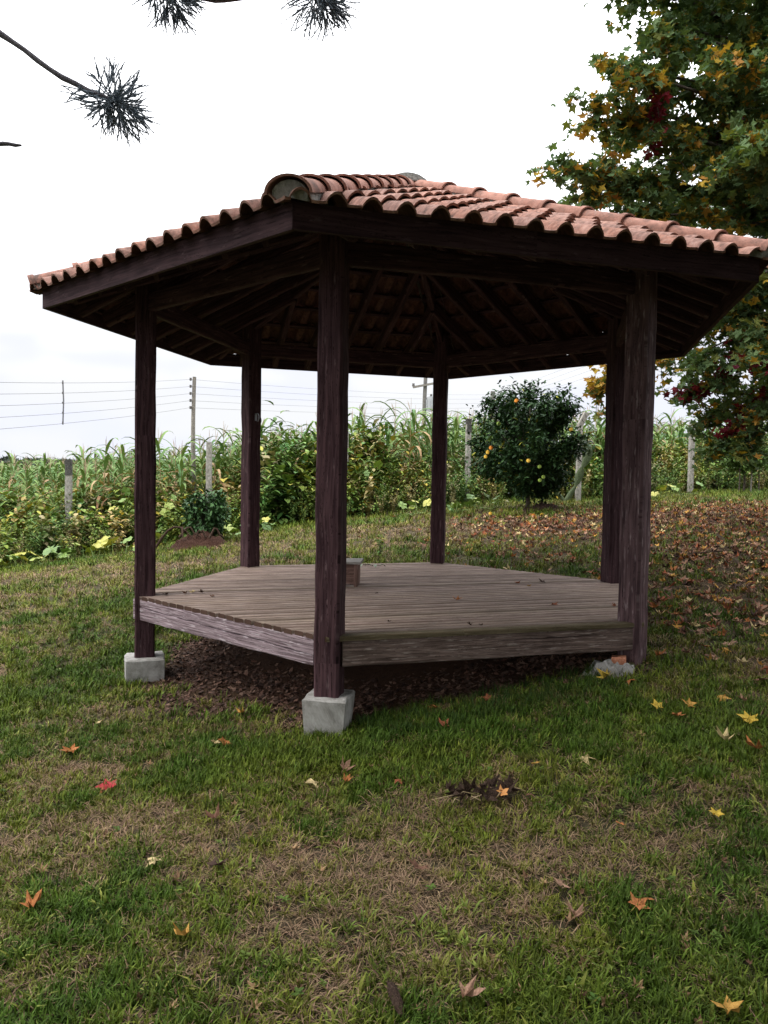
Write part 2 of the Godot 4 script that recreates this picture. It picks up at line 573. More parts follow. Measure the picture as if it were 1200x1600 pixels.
func make_gazebo() -> void:
	var gz := thing("gazebo", "hexagonal dark timber gazebo with clay tile roof and plank deck", "gazebo", CENTRE)
	var home := Transform3D(Basis(), -CENTRE)      # world coordinates to the gazebo's own
	var r := RandomNumberGenerator.new()
	r.seed = 11
	# ---- posts
	var foot := [0.235, 0.22, 0.4, 0.38, 0.15, 0.105]
	for i in 6:
		var at := corner(i, POST_R, 0)
		var low: float = foot[i]
		var long := 3.36 - low
		var pm := beam(long, 0.165, 0.165, 40 + i, 0.0035, 0.012, 16)
		var o := obj("post", pm.mesh(), M.post if i != 1 else M.post_worn, gz)
		var a := TURN + i * PI / 3.0
		var out := Vector3(sin(a), 0, cos(a))
		o.transform = home * Transform3D(Basis(Vector3.UP, out, Vector3.UP.cross(out)), Vector3(at.x, low, at.z))
	# ---- concrete footings of the two front posts
	for f in [[0, 0.24, -0.06, 0.145, 0.125], [5, 0.11, -0.16, 0.16, 0.155]]:
		var at := corner(f[0], POST_R, 0)
		var b := MB.new()
		var tp: float = f[1]
		var bt: float = f[2]
		var s1: float = f[3]
		var s0: float = f[4]
		var lv := [[bt, s0], [bt + 0.1, s0 + (s1 - s0) * 0.35], [tp - 0.012, s1], [tp, s1 - 0.012]]
		var rings := []
		for l in lv:
			var ring := []
			for k in 16:
				var side := k / 4
				var t := (k % 4) / 4.0 * 2.0 - 1.0
				var base: Vector2 = [Vector2(t, -1), Vector2(1, t), Vector2(-t, 1), Vector2(-1, -t)][side]
				if k % 4 == 0:
					base *= 0.965
				ring.append(Vector3(base.x * l[1] + r.randf_range(-0.005, 0.005), l[0] + r.randf_range(-0.004, 0.004), base.y * l[1] + r.randf_range(-0.005, 0.005)))
			rings.append(ring)
		for j in range(3):
			for k in 16:
				var k2 := (k + 1) % 16
				b.quad(rings[j][k2], rings[j][k], rings[j + 1][k], rings[j + 1][k2])
		for k in 16:
			b.tri(Vector3(0, tp + 0.004, 0), rings[3][(k + 1) % 16], rings[3][k])
		var o := obj("footing", b.mesh(), M.concrete, gz)
		o.position = Vector3(at.x, 0, at.z) - CENTRE
		o.rotation.y = TURN + f[0] * PI / 3.0 + r.randf_range(-0.05, 0.05)
	# ---- deck: planks parallel to the front right side
	var deck := part("deck", gz)
	var e := (corner(1, 1, 0) - corner(0, 1, 0)).normalized()
	var out0 := Vector3(e.z, 0, -e.x)
	if out0.dot(Vector3(0, 0, 1)) < 0:
		out0 = -out0
	var rd := 2.36
	var reach := rd * 0.866
	var count := 44
	var pitch := 2.0 * reach / count
	for k in count:
		var d0 := reach - k * pitch - 0.0035
		var d1 := d0 - pitch + 0.019 + r.randf_range(-0.0015, 0.0015)
		if k == 0:
			d0 += 0.012
		var th := 0.032
		var up := r.randf_range(-0.002, 0.002)
		var x0 := rd - absf(d0) / 1.732 + r.randf_range(-0.006, 0.006)
		var x1 := rd - absf(d1) / 1.732 + r.randf_range(-0.006, 0.006)
		var b := MB.new()
		var tone := r.randf_range(0.72, 1.14)
		b.col = Color(tone, tone * r.randf_range(0.97, 1.02), tone * r.randf_range(0.95, 1.02))
		var off := Vector2(r.randf(), r.randf())
		var sec := [[d0, -th], [d0, -0.007], [d0 - 0.008, 0.0], [d1 + 0.008, 0.0], [d1, -0.007], [d1, -th]]
		var L := []
		var R := []
		for s in sec:
			var f: float = (s[0] - d0) / (d1 - d0)
			L.append(Vector3(-lerpf(x0, x1, f), s[1] + up, s[0]))
			R.append(Vector3(lerpf(x0, x1, f), s[1] + up, s[0]))
		for q in 6:
			var q2 := (q + 1) % 6
			b.quad(L[q], R[q], R[q2], L[q2], off + Vector2(L[q].x / 2.6, q * 0.06), off + Vector2(R[q].x / 2.6, q * 0.06), off + Vector2(R[q2].x / 2.6, q * 0.06 + 0.09), off + Vector2(L[q2].x / 2.6, q * 0.06 + 0.09))
		b.col = Color(0.28, 0.22, 0.2)             # dark end grain
		for q in range(1, 5):
			b.tri(L[0], L[q], L[q + 1]); b.tri(R[0], R[q + 1], R[q])
		var o := obj("plank", b.mesh(), M.plank_moss if k == 0 else [M.plank, M.plank2, M.plank3][r.randi() % 3], deck)
		o.transform = Transform3D(Basis(e, Vector3.UP, out0), Vector3(0, DECK_Y, 0))
	# ---- rim joists (each side) and three floor joists
	for i in 6:
		var a := corner(i, 2.335, DECK_Y - 0.032 - 0.085)
		var c := corner((i + 1) % 6, 2.335, DECK_Y - 0.032 - 0.085)
		var d := (c - a).normalized()
		var trim_a := 0.10 if i != 5 else -0.02
		var trim_c := 0.10 if i == 5 else (0.04 if i == 0 else 0.1)
		a += d * trim_a
		c -= d * trim_c
		var long := a.distance_to(c)
		var b: MB
		var mt: Material = M.joist
		if i == 5:
			b = split_joist(long, 0.175, 0.045, 5, 0.0, 1.0, 0.028, -0.022, 0.0075)
			mt = M.joist_pale
		elif i == 0:
			b = split_joist(long, 0.165, 0.045, 9, 0.5, 0.84, 0.03, 0.045, 0.007)
		else:
			b = split_joist(long, 0.165, 0.045, 20 + i, 0.2, 0.5, 0.0, 0.01, 0.003)
		var o := obj("rim_joist", b.mesh(), mt, gz)
		o.transform = home * along(a, c)
	for k in [-1.0, 0.0, 1.0]:
		var a: Vector3 = e * k * 1.1 - out0 * 1.85 + Vector3.UP * (DECK_Y - 0.105)
		var c: Vector3 = e * k * 1.1 + out0 * 1.85 + Vector3.UP * (DECK_Y - 0.105)
		var o := obj("floor_joist", beam(a.distance_to(c), 0.14, 0.06, int(60 + k)).mesh(), M.post, gz)
		o.transform = along(a, c)
	# ---- ring beams on the posts
	for i in 6:
		var a := corner(i, POST_R, 3.06)
		var c := corner((i + 1) % 6, POST_R, 3.06)
		var d := (c - a).normalized()
		a += d * 0.06
		c -= d * 0.06
		var o := obj("ring_beam", beam(a.distance_to(c), 0.15, 0.06, 70 + i).mesh(), M.post, gz)
		o.transform = home * along(a, c)
	# ---- fascia boards, mitred at the corners
	for i in 6:
		var b := MB.new()
		b.col = Color(1, 1, 1) * r.randf_range(0.9, 1.05)
		var q := []
		for rr in [ROOF_R, ROOF_R - 0.036]:
			for y in [FASCIA_LOW, FASCIA_HIGH]:
				q.append(corner(i, rr, y) - CENTRE)
				q.append(corner((i + 1) % 6, rr, y) - CENTRE)
		# a hair apart at the mitre
		var d: Vector3 = (q[1] - q[0]).normalized() * 0.002
		for k in 8:
			q[k] += d if k % 2 == 0 else -d
		var off := Vector2(r.randf(), r.randf())
		var w := 3.06 / 3.0
		b.quad(q[0], q[1], q[3], q[2], off, off + Vector2(w, 0), off + Vector2(w, 0.17), off + Vector2(0, 0.17))
		b.quad(q[5], q[4], q[6], q[7], off, off + Vector2(w, 0), off + Vector2(w, 0.17), off + Vector2(0, 0.17))
		b.quad(q[4], q[5], q[1], q[0], off, off + Vector2(w, 0), off + Vector2(w, 0.04), off + Vector2(0, 0.04))
		b.quad(q[2], q[3], q[7], q[6], off, off + Vector2(w, 0), off + Vector2(w, 0.04), off + Vector2(0, 0.04))
		b.quad(q[4], q[0], q[2], q[6]); b.quad(q[1], q[5], q[7], q[3])
		obj("fascia_board", b.mesh(), M.fascia, gz)
	# ---- roof
	var apo := ROOF_R * 0.866025
	var eave_y := FASCIA_HIGH - 0.012
	var ca := 1.0 / sqrt(1.0 + SLOPE * SLOPE)
	var apex := CENTRE + Vector3(0, eave_y + SLOPE * apo, 0)
	var full := []
	for k in PROFILE.size():
		full.append(TILE_L)
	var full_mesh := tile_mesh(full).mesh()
	for i in 6:
		var slope := part("roof_slope", gz)
		var ax := (corner(i + 1, 1, 0) - corner(i, 1, 0)).normalized()
		var am := TURN + PI / 6.0 + i * PI / 3.0
		var nh := Vector3(sin(am), 0, cos(am))
		var up := (-nh + Vector3.UP * SLOPE).normalized()
		var no := ax.cross(up)
		var o0 := CENTRE + nh * apo + Vector3.UP * eave_y
		var frame := Transform3D(Basis(ax, up, no), o0)
		# rafters and battens under the tiles
		for k in [-3, -2, -1, 0, 1, 2, 3]:
			var u: float = k * 0.39
			var vm := (apo - absf(u) * 1.732) / ca
			if vm < 0.4:
				continue
			var p0: Vector3 = frame * Vector3(u, 0.05, -0.1)
			var p1: Vector3 = frame * Vector3(u, vm - 0.05, -0.1)
			var o := obj("rafter", beam(p0.distance_to(p1), 0.13, 0.06, 100 + i * 7 + int(k)).mesh(), M.post, slope)
			o.transform = home * along(p0, p1, no)
		var row := 0
		var stuff := MB.new()
		var joined := i == 1 or i == 4
		while true:
			var v0 := -0.075 + row * GAUGE
			var vb := v0 + 0.10
			var hw := (apo - vb * ca) * 0.57735
			if hw < 0.12:
				break
			var p0: Vector3 = frame * Vector3(-hw + 0.02, vb, -0.019)
			var p1: Vector3 = frame * Vector3(hw - 0.02, vb, -0.019)
			var bo := obj("batten", beam(p0.distance_to(p1), 0.025, 0.045, 300 + i * 12 + row, 0.002, 0.003, 6).mesh(), M.post, slope)
			bo.transform = home * along(p0, p1, no)
			var half := (apo - v0 * ca) * 0.57735
			var nt := int(ceil(half / TILE_P))
			for k in range(-nt - 1, nt + 1):
				var u0 := k * TILE_P
				var ends := []
				var whole := true
				var some := false
				for p in PROFILE:
					var lim: float = (apo - absf(u0 + p) * 1.732) / ca - v0
					lim = clampf(lim, 0.0, TILE_L)
					if lim < TILE_L - 1e-4:
						whole = false
					if lim > 0.02:
						some = true
					ends.append(lim)
				if not some:
					continue
				var x := Transform3D(Basis(ax, up, no) * Basis(Vector3.BACK, r.randf_range(-0.012, 0.012)), frame * Vector3(u0, v0 + r.randf_range(-0.008, 0.008), r.randf_range(-0.003, 0.004)))
				if joined:
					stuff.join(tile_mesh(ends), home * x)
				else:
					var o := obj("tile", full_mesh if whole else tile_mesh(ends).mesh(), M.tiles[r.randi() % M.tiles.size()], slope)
					o.transform = home * x
			row += 1
		if joined:
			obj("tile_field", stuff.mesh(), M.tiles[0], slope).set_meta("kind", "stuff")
		# hip: rafter, mortar bed, barrel cap tiles
		var hip := part("hip", gz)
		var foot_p := corner(i, ROOF_R + 0.075, eave_y - SLOPE * 0.075 * 0.866 + 0.055)
		var top_p := apex + Vector3.UP * 0.055
		var dir := (top_p - foot_p).normalized()
		var long := foot_p.distance_to(top_p)
		var cx := along(foot_p, top_p)
		var mo := obj("mortar", mortar_mesh(long - 0.05, 600 + i).mesh(), M.mortar, hip)
		mo.transform = home * cx
		var cm: ArrayMesh = cap_mesh().mesh() if not M.has("cap_mesh") else M.cap_mesh
		M["cap_mesh"] = cm
		var s := 0.0
		while s < long - 0.36:
			var p := foot_p + dir * s
			var o := obj("cap_tile", cm, M.caps[r.randi() % M.caps.size()], hip)
			var t := along(p, p + dir + Vector3(0, -0.02, 0))
			t.basis = t.basis * Basis(Vector3.RIGHT, r.randf_range(-0.05, 0.05))
			o.transform = home * t
			s += 0.352 + r.randf_range(-0.006, 0.006)
		var h0 := corner(i, ROOF_R - 0.16, eave_y - 0.015)
		var h1 := apex - Vector3.UP * 0.09
		var ho := obj("hip_rafter", beam(h0.distance_to(h1), 0.13, 0.06, 500 + i).mesh(), M.post, hip)
		ho.transform = home * along(h0, h1)
	# mortar dome over the point where the hips meet
	var dome := MB.new()
	var pts := []
	var rad := []
	for k in 7:
		var a := PI / 2 * k / 6.0
		pts.append(Vector3(0, 0.125 * sin(a), 0))
		rad.append(maxf(0.21 * cos(a), 0.004))
	dome.tube(pts, rad, 16)
	var dn := obj("apex_cap", dome.mesh(), M.mortar, gz)
	dn.position = apex + Vector3.UP * 0.03 - CENTRE

func make_stool() -> void:
	var t := thing("low_stool", "low wooden stool with pale top standing on the gazebo deck", "stool", Vector3(-0.39, DECK_Y + 0.001, -7.3), -0.05)
	var top := obj("seat", beam(0.38, 0.025, 0.36, 801, 0.002, 0.004, 4).mesh(), M.plank_pale, t)
	top.position = Vector3(-0.19, 0.222, 0)
	for s in [-1, 1]:
		var o := obj("leg", beam(0.21, 0.035, 0.3, 803 + s, 0.002, 0.004, 3).mesh(), M.stool_leg, t)
		o.transform = Transform3D(Basis(Vector3.UP, Vector3.RIGHT, Vector3.UP.cross(Vector3.RIGHT)), Vector3(s * 0.145, 0, 0))
	var rail := obj("apron", beam(0.255, 0.19, 0.025, 806, 0.002, 0.004, 3).mesh(), M.stool_leg, t)
	rail.position = Vector3(-0.127, 0.113, 0.12)

func make_hooks() -> void:
	# small iron hooks on the rear left post
	var at := corner(4, POST_R, 0)
	for k in 2:
		var b := MB.new()
		var pts := []
		var rad := []
		for q in 13:
			var a := -PI * 0.4 + q * PI * 1.5 / 12.0
			pts.append(Vector3(0.028 * cos(a) + 0.02, 0.045 * sin(a), 0))
			rad.append(0.005)
		b.tube(pts, rad, 6)
		var plate := MB.new()
		plate.box(Vector3(-0.012, -0.035, -0.014), Vector3(-0.004, 0.045, 0.014))
		var a0 := TURN + 4 * PI / 3.0 + PI
		var face := a0 if k == 0 else a0 + PI / 2
		var d := Vector3(sin(face), 0, cos(face))
		var t := thing("wall_hook", ["small metal hook on the dark inner face of rear left post", "small metal hook jutting from the right edge of rear left post"][k], "hook", Vector3(at.x, 2.30 - 0.02 * k, at.z) + d * 0.094)
		t.basis = Basis(d, Vector3.UP, d.cross(Vector3.UP))
		obj("plate", plate.mesh(), M.steel, t)
		obj("hook", b.mesh(), M.steel, t)

# ------------------------------------------------------------------ leaves and blades
func star_leaf(size: float, curl: float, seed: int) -> MB:
	# five-lobed leaf with a stalk, lying in xz, tip towards +x
	var r := RandomNumberGenerator.new()
	r.seed = seed
	var b := MB.new()
	var dirs := [[180.0, 0.16], [134.0, 0.66], [104.0, 0.42], [66.0, 0.92], [46.0, 0.58], [33.0, 0.48], [18.0, 0.66], [0.0, 1.02], [-18.0, 0.66], [-33.0, 0.48], [-46.0, 0.58], [-66.0, 0.92], [-104.0, 0.42], [-134.0, 0.66]]
	var p := []
	for d in dirs:
		var a := deg_to_rad(d[0] + r.randf_range(-4, 4))
		var q: float = d[1] * size * 0.56 * r.randf_range(0.92, 1.06)
		var x := cos(a) * q
		var z := sin(a) * q
		var y := curl * (x * x + 1.6 * z * z) / size + r.randf_range(-0.07, 0.07) * size * (0.3 + absf(curl))
		p.append(Vector3(x, y, z))
	var m := Vector3(0, 0, 0)
	for k in p.size():
		b.tri(m, p[k], p[(k + 1) % p.size()])
	var s := size * 0.012
	var e := Vector3(-size * 0.6, -curl * size * 0.1 + size * 0.03, size * 0.1)
	b.tri(m + Vector3(0, 0, s), m - Vector3(0, 0, s), e)
	return b

func oval_leaf(long: float, wide: float, fold: float, droop: float) -> MB:
	var b := MB.new()
	var st := [[0.0, 0.05], [0.25, 0.8], [0.55, 1.0], [0.82, 0.6], [1.0, 0.0]]
	for i in range(st.size() - 1):
		var x0: float = st[i][0] * long
		var x1: float = st[i + 1][0] * long
		var w0: float = st[i][1] * wide * 0.5
		var w1: float = st[i + 1][1] * wide * 0.5
		var y0 := -droop * pow(st[i][0], 2) * long
		var y1 := -droop * pow(st[i + 1][0], 2) * long
		for s in [-1.0, 1.0]:
			b.quad(Vector3(x0, y0, 0), Vector3(x1, y1, 0), Vector3(x1, y1 + fold * w1, w1 * s), Vector3(x0, y0 + fold * w0, w0 * s))
	return b

func round_leaf(size: float, seed: int) -> MB:
	# broad, shallow-lobed squash leaf
	var r := RandomNumberGenerator.new()
	r.seed = seed
	var b := MB.new()
	var p := []
	for k in 15:
		var a := PI * 0.94 - k * PI * 1.88 / 14.0
		var q := size * 0.5 * (0.86 + 0.14 * cos(a * 5.0)) * r.randf_range(0.93, 1.05)
		p.append(Vector3(cos(a) * q + size * 0.12, -0.28 * q * q / size + r.randf_range(-0.02, 0.02) * size + 0.05 * size * sin(a * 5.0), sin(a) * q))
	var m := Vector3(0, -0.03 * size, 0)
	for k in range(p.size() - 1):
		b.tri(m, p[k], p[k + 1])
	return b

# arching strap leaf (corn, coarse grass): rises along +x, then falls over
func strap(long: float, wide: float, rise: float, fall: float, twist: float, segs := 7) -> MB:
	var b := MB.new()
	var p := Vector3.ZERO
	var a := rise
	var rows := []
	for i in segs + 1:
		var t := float(i) / segs
		var w := wide * 0.5 * minf(1.0, 0.35 + t * 3.0) * pow(1.0 - t, 0.55)
		var up := Vector3(-sin(a), cos(a), 0)
		var side := Vector3(0, 0, 1).rotated(Vector3(cos(a), sin(a), 0), twist * t * t)
		rows.append([p + side * w + up * w * 0.35, p, p - side * w + up * w * 0.35])
		p += Vector3(cos(a), sin(a), 0) * long / segs
		a -= fall / segs * (0.5 + t * 1.2)
	for i in segs:
		for k in 2:
			b.quad(rows[i][k], rows[i + 1][k], rows[i + 1][k + 1], rows[i][k + 1])
	return b

func tuft(seed: int, blades: int, radius: float, long: float, wide: float, lean0: float, lean1: float) -> MB:
	var r := RandomNumberGenerator.new()
	r.seed = seed
	var b := MB.new()
	for k in blades:
		var t := r.randf_range(0.7, 1.25)
		b.col = Color(t, t * r.randf_range(0.92, 1.06), t * r.randf_range(0.8, 1.1))
		var a := r.randf() * TAU
		var q := radius * sqrt(r.randf())
		var root := Vector3(cos(a) * q, -0.004, sin(a) * q)
		var az := r.randf() * TAU
		var d := Vector3(cos(az), 0, sin(az))
		var side := Vector3(-d.z, 0, d.x)
		var l := long * r.randf_range(0.55, 1.2)
		var w := wide * r.randf_range(0.7, 1.2) * 0.5
		var le := r.randf_range(lean0, lean1)
		var p1 := root + (d * sin(le) + Vector3.UP * cos(le)) * l * 0.55
		var le2 := le + r.randf_range(0.1, 0.7)
		var p2 := p1 + (d * sin(le2) + Vector3.UP * cos(le2)) * l * 0.45
		if p2.y < 0.003:
			p2.y = 0.003
		b.quad(root - side * w, root + side * w, p1 + side * w * 0.8, p1 - side * w * 0.8)
		b.tri(p1 - side * w * 0.8, p1 + side * w * 0.8, p2)
	return b

func turned(at: Vector3, yaw: float, scale: float, tilt := 0.0, tilt_axis := 0.0) -> Transform3D:
	var bs := Basis(Vector3.UP, yaw)
	if tilt != 0.0:
		bs = Basis(Vector3(cos(tilt_axis), 0, sin(tilt_axis)), tilt) * bs
	return Transform3D(bs.scaled(Vector3.ONE * scale), at)

func leaf_mat(trans: float, rough := 0.6) -> StandardMaterial3D:
	var m := mat(Color(1, 1, 1), rough, true)
	m.metallic_specular = 0.22
	m.backlight_enabled = true
	m.backlight = Color(trans, trans, trans * 0.7)
	return m

# ------------------------------------------------------------------ lawn
func make_lawn() -> void:
	var r := RandomNumberGenerator.new()
	r.seed = 77
	var green := []
	var straw := []
	for k in 3:
		green.append(tuft(200 + k, 10, 0.036, 0.058, 0.0066, 0.15, 1.2).mesh())
		straw.append(tuft(300 + k, 8, 0.038, 0.075, 0.0046, 0.8, 1.5).mesh())
	var long := tuft(400, 14, 0.035, 0.10, 0.0055, 0.1, 0.75).mesh()
	var gx := [[], [], []]
	var gc := [[], [], []]
	var sx := [[], [], []]
	var sc := [[], [], []]
	var lx := []
	var lc := []
	var bands := [[-2.6, 2.6, -3.4, -1.5, 1500.0, 0.9], [-3.6, 3.6, -5.3, -3.4, 1250.0, 1.0], [-6.5, 6.5, -9.0, -5.3, 520.0, 1.25], [-9.0, 10.5, -13.0, -9.0, 210.0, 1.7], [-12.0, 13.0, -20.5, -13.0, 110.0, 2.2]]
	for b in bands:
		var n := int((b[1] - b[0]) * (b[3] - b[2]) * b[4])
		for i in n:
			var x := r.randf_range(b[0], b[1])
			var z := r.randf_range(b[2], b[3])
			if z < lawn_edge(x) - 1.2:
				continue
			# keep to what lies within about two metres of the view
			if absf(x) > -z * 0.52 + 2.0:
				continue
			var dry := dryness(x, z)
			var bare := bareness(x, z)
			var k := r.randi() % 3
			var s: float = b[5] * r.randf_range(0.7, 1.25)
			var at := on_ground(x, z)
			var hue := nz2.get_noise_2d(x * 75.0 + 300, z * 75.0)
			if r.randf() < bare * 0.93:
				continue
			if hex_share(x, z) < 0.97:
				continue
			if r.randf() > dry * 0.92:
				gx[k].append(turned(at, r.randf() * TAU, s * (1.15 - dry * 0.4)))
				var g := Color(0.205, 0.23, 0.03).lerp(Color(0.074, 0.137, 0.018), clampf(0.9 - dry * 1.3 + hue * 0.7, 0, 1))
				g = g.lerp(Color(0.24, 0.2, 0.07), clampf(dry * 1.1 - 0.3 + r.randf_range(-0.15, 0.15), 0, 0.75))
				gc[k].append(g * r.randf_range(0.42, 1.25))
				if dry < 0.3 and r.randf() < 0.05:
					lx.append(turned(at, r.randf() * TAU, s * r.randf_range(0.6, 1.0)))
					lc.append(Color(0.1, 0.165, 0.03) * r.randf_range(0.7, 1.3))
			if r.randf() < dry * 0.72 + 0.08:
				sx[k].append(turned(at + Vector3(r.randf_range(-0.02, 0.02), 0.002, r.randf_range(-0.02, 0.02)), r.randf() * TAU, s))
				var w := Color(0.26, 0.165, 0.11).lerp(Color(0.34, 0.245, 0.14), r.randf())
				sc[k].append(w * r.randf_range(0.35, 1.2))
	# rank grass at the footings and the deck's edge
	for i in 260:
		var q := r.randf()
		var p := corner(0, 2.2, 0).lerp(corner(1, 2.2, 0), 0.07 + q * 0.8)
		p += Vector3(sin(TURN + 0.52), 0, cos(TURN + 0.52)) * r.randf_range(0.05, 0.5)
		lx.append(turned(on_ground(p.x, p.z), r.randf() * TAU, r.randf_range(0.6, 1.1)))
		lc.append(Color(0.05, 0.095, 0.021) * r.randf_range(0.7, 1.2))
	var gm := leaf_mat(0.35, 0.55)
	var sm := leaf_mat(0.2, 0.8)
	for k in 3:
		tag(scatter("grass", green[k], gm, gx[k], gc[k]), "short green mown lawn grass", "grass")
		tag(scatter("dry_grass", straw[k], sm, sx[k], sc[k]), "withered tan straw lying in the lawn", "dry grass")
	tag(scatter("long_grass", long, gm, lx, lc), "longer dark green grass before the deck", "grass")
	# coarse wide-bladed grass, small broad-leaved weeds and leaf scraps in the lawn
	var wide := tuft(410, 7, 0.02, 0.075, 0.011, 0.5, 1.35).mesh()
	var rosette := MB.new()
	for k in 8:
		rosette.join(oval_leaf(0.03, 0.018, 0.25, 0.2), Transform3D(Basis(Vector3.UP, k * 2.4) * Basis(Vector3.BACK, 0.35 + 0.08 * (k % 3)), Vector3(0, 0.012 + 0.003 * k, 0)))
	var scrap := star_leaf(1.0, 1.3, 745).mesh()
	var wx := []
	var wc := []
	var rx := []
	var rc := []
	var px := []
	var pc := []
	for i in 9000:
		var z := -1.6 - 8.0 * pow(r.randf(), 1.4)
		var x := r.randf_range(-1, 1) * (-z * 0.52 + 1.2)
		if hex_share(x, z) < 1.0 or r.randf() < bareness(x, z):
			continue
		var kind := i % 4
		var clumped := nz2.get_noise_2d(x * 160.0 + 700, z * 160.0)
		if kind < 2 and dryness(x, z) < 0.75 and clumped > -0.05:
			wx.append(turned(on_ground(x, z), r.randf() * TAU, r.randf_range(0.6, 1.25)))
			wc.append(Color(0.15, 0.22, 0.04).lerp(Color(0.28, 0.29, 0.06), r.randf()) * r.randf_range(0.6, 1.1))
		elif kind == 2 and clumped > 0.08 and r.randf() < 0.3:
			rx.append(turned(on_ground(x, z, 0.006), r.randf() * TAU, r.randf_range(0.4, 0.8)))
			rc.append(Color(0.07, 0.14, 0.025).lerp(Color(0.16, 0.21, 0.04), r.randf()) * r.randf_range(0.6, 1.0))
		elif kind == 3 and r.randf() < 0.4:
			px.append(turned(on_ground(x, z, 0.014), r.randf() * TAU, r.randf_range(0.02, 0.06), r.randf_range(0, 1.0), r.randf() * TAU))
			pc.append(Color(0.13, 0.07, 0.045).lerp(Color(0.4, 0.26, 0.14), pow(r.randf(), 2.0)))
	tag(scatter("coarse_grass", wide, gm, wx, wc), "scattered coarse wide bladed grass in the lawn", "grass")
	tag(scatter("lawn_weeds", rosette.mesh(), gm, rx, rc), "small broad leaved weeds in the lawn", "weeds")
	tag(scatter("leaf_scraps", scrap, sm, px, pc), "small shrivelled leaf scraps in the lawn", "leaf litter")
	# crumbs of bark and leaf on the bare soil under and beside the deck
	var chip := MB.new()
	chip.quad(Vector3(-0.02, 0.003, -0.006), Vector3(-0.018, 0.004, 0.007), Vector3(0.02, 0.008, 0.005), Vector3(0.018, 0.002, -0.007))
	chip.tri(Vector3(-0.01, 0.0, 0.01), Vector3(0.014, 0.016, 0.012), Vector3(0.0, 0.002, -0.012))
	var cx := []
	var cc := []
	for i in 15000:
		var x := r.randf_range(-2.6, 2.6)
		var z := r.randf_range(-7.6, -4.9)
		if r.randf() > bareness(x, z) or litter(x, z) > 0.5 or hex_share(x, z) < 0.55 + 0.2 * r.randf():
			continue
		cx.append(turned(on_ground(x, z, 0.002), r.randf() * TAU, r.randf_range(0.4, 1.5), r.randf_range(0, 0.7), r.randf() * TAU))
		cc.append(Color(0.17, 0.08, 0.052).lerp(Color(0.34, 0.21, 0.15), pow(r.randf(), 3.0)) * r.randf_range(0.15, 0.75))
	tag(scatter("bark_litter", chip.mesh(), mat(Color(1, 1, 1), 0.9, true), cx, cc), "brown bark and leaf crumbs under the deck", "litter")

# ------------------------------------------------------------------ fallen leaves
const TINT := {"orange": [0.42, 0.16, 0.055], "red": [0.38, 0.035, 0.045], "yellow": [0.56, 0.39, 0.06], "amber": [0.52, 0.29, 0.07], "pale": [0.6, 0.47, 0.24], "tan": [0.36, 0.21, 0.14], "brown": [0.17, 0.085, 0.055], "dark": [0.07, 0.04, 0.03], "rust": [0.30, 0.10, 0.05]}
